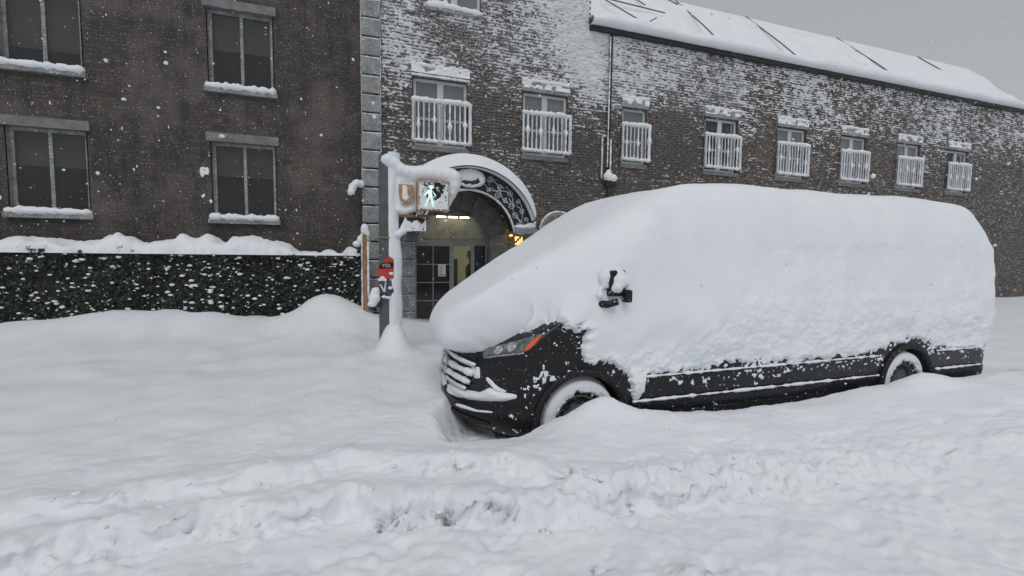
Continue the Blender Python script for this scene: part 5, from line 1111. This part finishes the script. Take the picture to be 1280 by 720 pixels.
# wing mirrors
for sg in (-1, 1):
    yb = VYC + sg * 1.0; mx = VX + 1.27
    mr = MB().box(mx - 0.05, mx + 0.11, yb + sg * 0.03 - 0.0, yb + sg * 0.095, 1.47, 1.70).build('wing_mirror', 'plastic', VN, bevel=0.03)
    MB().tube([(mx - 0.14, yb - sg * 0.02, 1.405), (mx - 0.06, yb + sg * 0.09, 1.405), (mx + 0.02, yb + sg * 0.12, 1.43)], [0.035, 0.032, 0.03], 10).build('arm', 'plastic', mr, smooth=True)
    MB().box(mx + 0.085, mx + 0.15, yb + sg * 0.11 - 0.035, yb + sg * 0.11 + 0.035, 1.42, 1.53).build('glass_shell', 'plastic', mr, bevel=0.02)
    yo = yb + sg * 0.075
    blob('mirror_snow', [((mx + 0.05, yo, 1.62), (0.07, 0.05, 0.075)), ((mx - 0.07, yo - sg * 0.03, 1.62), (0.05, 0.05, 0.09)), ((mx + 0.02, yo - sg * 0.03, 1.69), (0.085, 0.055, 0.045)), ((mx + 0.02, yo, 1.545), (0.06, 0.06, 0.06)),
                         ((mx - 0.12, yo - sg * 0.04, 1.50), (0.03, 0.05, 0.06)), ((mx + 0.12, yo, 1.60), (0.025, 0.05, 0.07)), ((mx + 0.04, yb + sg * 0.01, 1.33), (0.15, 0.03, 0.04))], 'snow', mr, 0.011, smooth=4, rough=0.022, freq=14)

# ---- snow over the van: its own relief over the body
def edge_pts(px):
    out = []
    Pf = P.reshape(-1, 3); Sf = np.broadcast_to(sv, P.shape[:2]).ravel()
    for x, y in px:
        h = hit(x, y)
        if h is None: continue
        i = np.argmin(((Pf - h[0]) ** 2).sum(1)); out.append((-Sf[i], h[0][2]))
    return np.array(sorted(out))
E_ = edge_pts([(556, 439), (566, 440), (578, 441), (592, 441), (602, 439), (611, 434), (622, 431), (640, 424.5), (652, 419), (660, 411), (668, 407), (680, 405), (700, 405), (714, 408)])
def s_of(a): return 1 + (a - 0.58) / (6.90 - 0.16 - 0.58)
side_b = np.array([(0.90, 1.17), (0.94, 1.00), (0.97, 0.90), (1.04, 0.875), (1.25, 0.865), (1.36, 0.80), (1.44, 0.70), (1.48, 0.50), (1.56, 0.45), (1.60, 0.74), (2.4, 0.77), (3.6, 0.74), (4.7, 0.76), (4.85, 0.80), (5.0, 0.87), (5.3, 0.88), (5.6, 0.86), (5.78, 0.78), (6.3, 0.72), (6.9, 0.70)])
eb_s = np.r_[0.0, E_[:, 0], [s_of(a) for a, z_ in side_b], 3.0]; eb_z = np.r_[E_[0, 1], E_[:, 1], side_b[:, 1], 0.72]
oo = np.argsort(eb_s, kind='stable'); eb_s, eb_z = eb_s[oo], eb_z[oo]
pv2 = np.r_[np.linspace(0.0, 0.36, 150, endpoint=False), np.linspace(0.36, 1, 150)]
sn2 = -np.r_[np.linspace(0, 1, 170, endpoint=False), 1 + np.r_[np.linspace(0, 0.40, 210, endpoint=False), np.linspace(0.40, 1, 170, endpoint=False)], np.linspace(2, 3, 24)]
sv2 = np.r_[sn_far[::-1][:-1], sn2]
PS_ = van_grid(pv2, sv2); NS = grid_normals(PS_)
if NS[60, np.argmin(np.abs(sv2 + 1.5)), 1] > 0: NS = -NS
S2 = np.broadcast_to(np.abs(sv2), PS_.shape[:2]); X, Y, Z = PS_[..., 0], PS_[..., 1], PS_[..., 2]; A = X - VX
zb = np.interp(S2, eb_s, eb_z)
nb_ = (fbm(X * 9, Y * 9, Z * 9, 71, 4) - 0.5) * 0.11 + (fbm(X * 30, Y * 30, Z * 30, 72, 3) - 0.5) * 0.09
edge = Z - zb + nb_ * sst(0.35, 0.75, S2) + nb_ * 0.25
cover = sst(-0.008, 0.045, edge)
topm = sst(0.10, 0.55, NS[..., 2])
Tt = np.interp(A, [0.0, 0.15, 0.45, 0.9, 1.3, 1.7, 2.2, 3.0, 6.9], [0.02, 0.06, 0.26, 0.42, 0.29, 0.20, 0.19, 0.22, 0.22])
lip = np.exp(-((Z - 0.99) / 0.13) ** 2) * (1 - sst(0.62, 1.0, S2))
side_th = 0.035 + 0.05 * sst(0.75, 1.4, Z) * sst(0.5, 1.2, S2) + 0.035 * (fbm(X * 2.2, Y * 2.2, Z * 2.2, 73, 3) - 0.5)
lump = (fbm(X * 6, Y * 6, Z * 6, 74, 4) - 0.5) * 0.085 * (1 - 0.75 * sst(0.9, 1.5, Z)) * sst(0.85, 1.1, S2) + (fbm(X * 20, Y * 20, Z * 20, 85, 3) - 0.5) * 0.022 * sst(0.9, 1.2, S2) * (1 - 0.6 * sst(1.0, 1.6, Z))
def pane_dip(a0, a1, z0, z1): return sst(a0 - 0.06, a0 + 0.05, A) * (1 - sst(a1 - 0.05, a1 + 0.06, A)) * sst(z0 - 0.05, z0 + 0.06, Z) * (1 - sst(z1 - 0.06, z1 + 0.05, Z))
lump = lump - (0.022 * pane_dip(1.55, 2.35, 1.42, 1.92) + 0.012 * pane_dip(2.75, 4.05, 1.40, 1.95) + 0.010 * pane_dip(4.3, 5.8, 1.40, 1.95)) * (0.6 + 0.8 * fbm(X * 3, Z * 3, 0, 86, 3))
for seam in (2.52, 4.18, 6.0): lump = lump - 0.012 * np.exp(-((A - seam) / 0.025) ** 2) * sst(0.42, 0.62, fbm(X * 2, Z * 3, 0, 87, 3)) * (S2 > 1)
tn = side_th + lump + 0.0 * lip * (0.9 + 0.2 * (fbm(Y * 2, Z * 2, 0, 75, 2) - .5)) + (fbm(X * 24, Y * 24, Z * 24, 76, 2) - 0.5) * 0.006
# loose clots sticking to the bare paint
speck = sst(0.63, 0.76, 0.62 * fbm(X * 42, Y * 42, Z * 42, 77, 3) + 0.38 * fbm(X * 13, Y * 13, Z * 13, 79, 3) + 0.16 * np.exp(-((A - 0.72) / 0.20) ** 2 - ((Z - 0.74) / 0.16) ** 2) * (S2 > 0.5) - 0.10 * (S2 < 0.55) + 0.06 * np.exp(-((edge) / 0.12) ** 2) + 0.13 * sst(0.45, 0.75, Z) * (A > 1.55) * sst(0.72, 0.66, Z) * 0 + 0.06 * ((A > 1.55) & (Z > 0.6)))
offn = tn * cover - 0.012 * (1 - cover) + np.where(cover < 0.5, speck * 0.024, 0)
wave = 1 + 0.25 * (fbm(X * 1.1, Y * 1.1, Z * 1.1, 78, 2) - 0.5)
edge0 = Z - zb
tz = [0.84, 0.88, 0.93, 1.0, 1.10, 1.2, 1.3, 1.5, 1.8, 2.05, 2.17, 2.29, 2.33]
ox = np.interp(Z, tz, [0.0, -0.05, -0.215, -0.38, -0.48, -0.48, -0.40, -0.25, -0.15, -0.07, 0.0, 0.0, 0.0])
oz = np.interp(Z, tz, [0.0, 0.0, -0.01, 0.08, 0.16, 0.21, 0.275, 0.27, 0.20, 0.17, 0.19, 0.20, 0.21])
cth = sst(-0.01, 0.05, edge0) * (1 - sst(0.25, 0.5, S2)) + sst(0.0, 0.24, edge0) * sst(0.25, 0.5, S2)
fx_ = (1 - sst(0.40, 1.0, S2)) * cth; fz_ = np.maximum((1 - sst(0.55, 1.15, S2)) * cth, topm * sst(2.0, 2.2, Z))
D = PS_ + NS * offn[..., None]; D[..., 0] += ox * fx_; D[..., 2] += oz * fz_ * wave
wsm = (sst(0.03, 0.14, edge0) * np.maximum(np.maximum(topm, lip), (1 - sst(1.05, 1.30, S2)) * sst(0.95, 1.1, Z)))[..., None]     # fused and settled where it lies thick
for _ in range(150):
    Lp = D.copy(); Lp[1:-1, 1:-1] = (D[:-2, 1:-1] + D[2:, 1:-1] + D[1:-1, :-2] + D[1:-1, 2:]) * 0.25
    D = D * (1 - wsm) + Lp * wsm
NS2 = grid_normals(D); NS2 = NS2 * np.sign((NS2 * NS).sum(-1, keepdims=True))
D = D + NS2 * (wsm[..., 0] * ((fbm(D[..., 0] * 1.6, D[..., 1] * 1.6, D[..., 2] * 1.6, 83, 3) - 0.5) * 0.06 + (fbm(D[..., 0] * 12, D[..., 1] * 12, D[..., 2] * 12, 84, 2) - 0.5) * 0.008))[..., None]
ind = (arch_d(A, Z) < 0.455) & (np.abs(Y - VYC) > 0.6) & (A > 0.5)
vis = offn > -0.004
Fq = grid_faces(*PS_.shape[:2]); kp = vis.ravel()[Fq].any(1) & ~ind.ravel()[Fq].any(1); Fq = Fq[kp]
used = np.unique(Fq); re = np.full(X.size, -1); re[used] = np.arange(len(used))
npmesh('snow_cover', D.reshape(-1, 3)[used], re[Fq], 'snow', VN)

# ================================================================== falling snow
V = []; Fc = []; n = 0
bm = bmesh.new(); bmesh.ops.create_icosphere(bm, subdivisions=1, radius=1.0); bm.verts.ensure_lookup_table()
jv = np.array([v.co for v in bm.verts]); jf = np.array([[v.index for v in f.verts] for f in bm.faces]); bm.free()
cnt = 0
while cnt < 4200:
    x, y, z_ = random.uniform(-7, 16), random.uniform(1.6, 11.1), random.uniform(0.5, 8.5)
    if VX - 0.3 < x < 8 and 3.2 < y < 5.8 and z_ < 2.9: continue
    if math.hypot(x, y) < 2.2: continue
    cnt += 1; r = random.choice((0.0035, 0.0045, 0.0055, 0.007, 0.009, 0.012)); sc = r * RNG.uniform(0.6, 1.25, 3)
    V.append(jv * sc * RNG.uniform(0.75, 1.25, (len(jv), 1)) + np.array([x, y, z_])); Fc.append(jf + n); n += len(jv)
o = npmesh('falling_snow', np.concatenate(V), np.concatenate(Fc), 'snow'); tag(o, 'snowflakes falling through the air in front of the building', 'snowflakes', kind='stuff')

# ================================================================== snow-laden air
hz = MB().box(-650, 650, -650, 650, -1.2, 13.5).build('haze', 'snow'); hz.data.materials.clear()
m = bpy.data.materials.new('haze'); m.use_nodes = True; nt = m.node_tree; nt.nodes.clear()
pvn = nt.nodes.new('ShaderNodeVolumePrincipled'); pvn.inputs['Color'].default_value = (0.93, 0.95, 0.97, 1); pvn.inputs['Density'].default_value = 0.002
out = nt.nodes.new('ShaderNodeOutputMaterial'); nt.links.new(pvn.outputs[0], out.inputs['Volume']); hz.data.materials.append(m)
tag(hz, 'thin white haze of snowfall in the air', 'haze', kind='stuff')
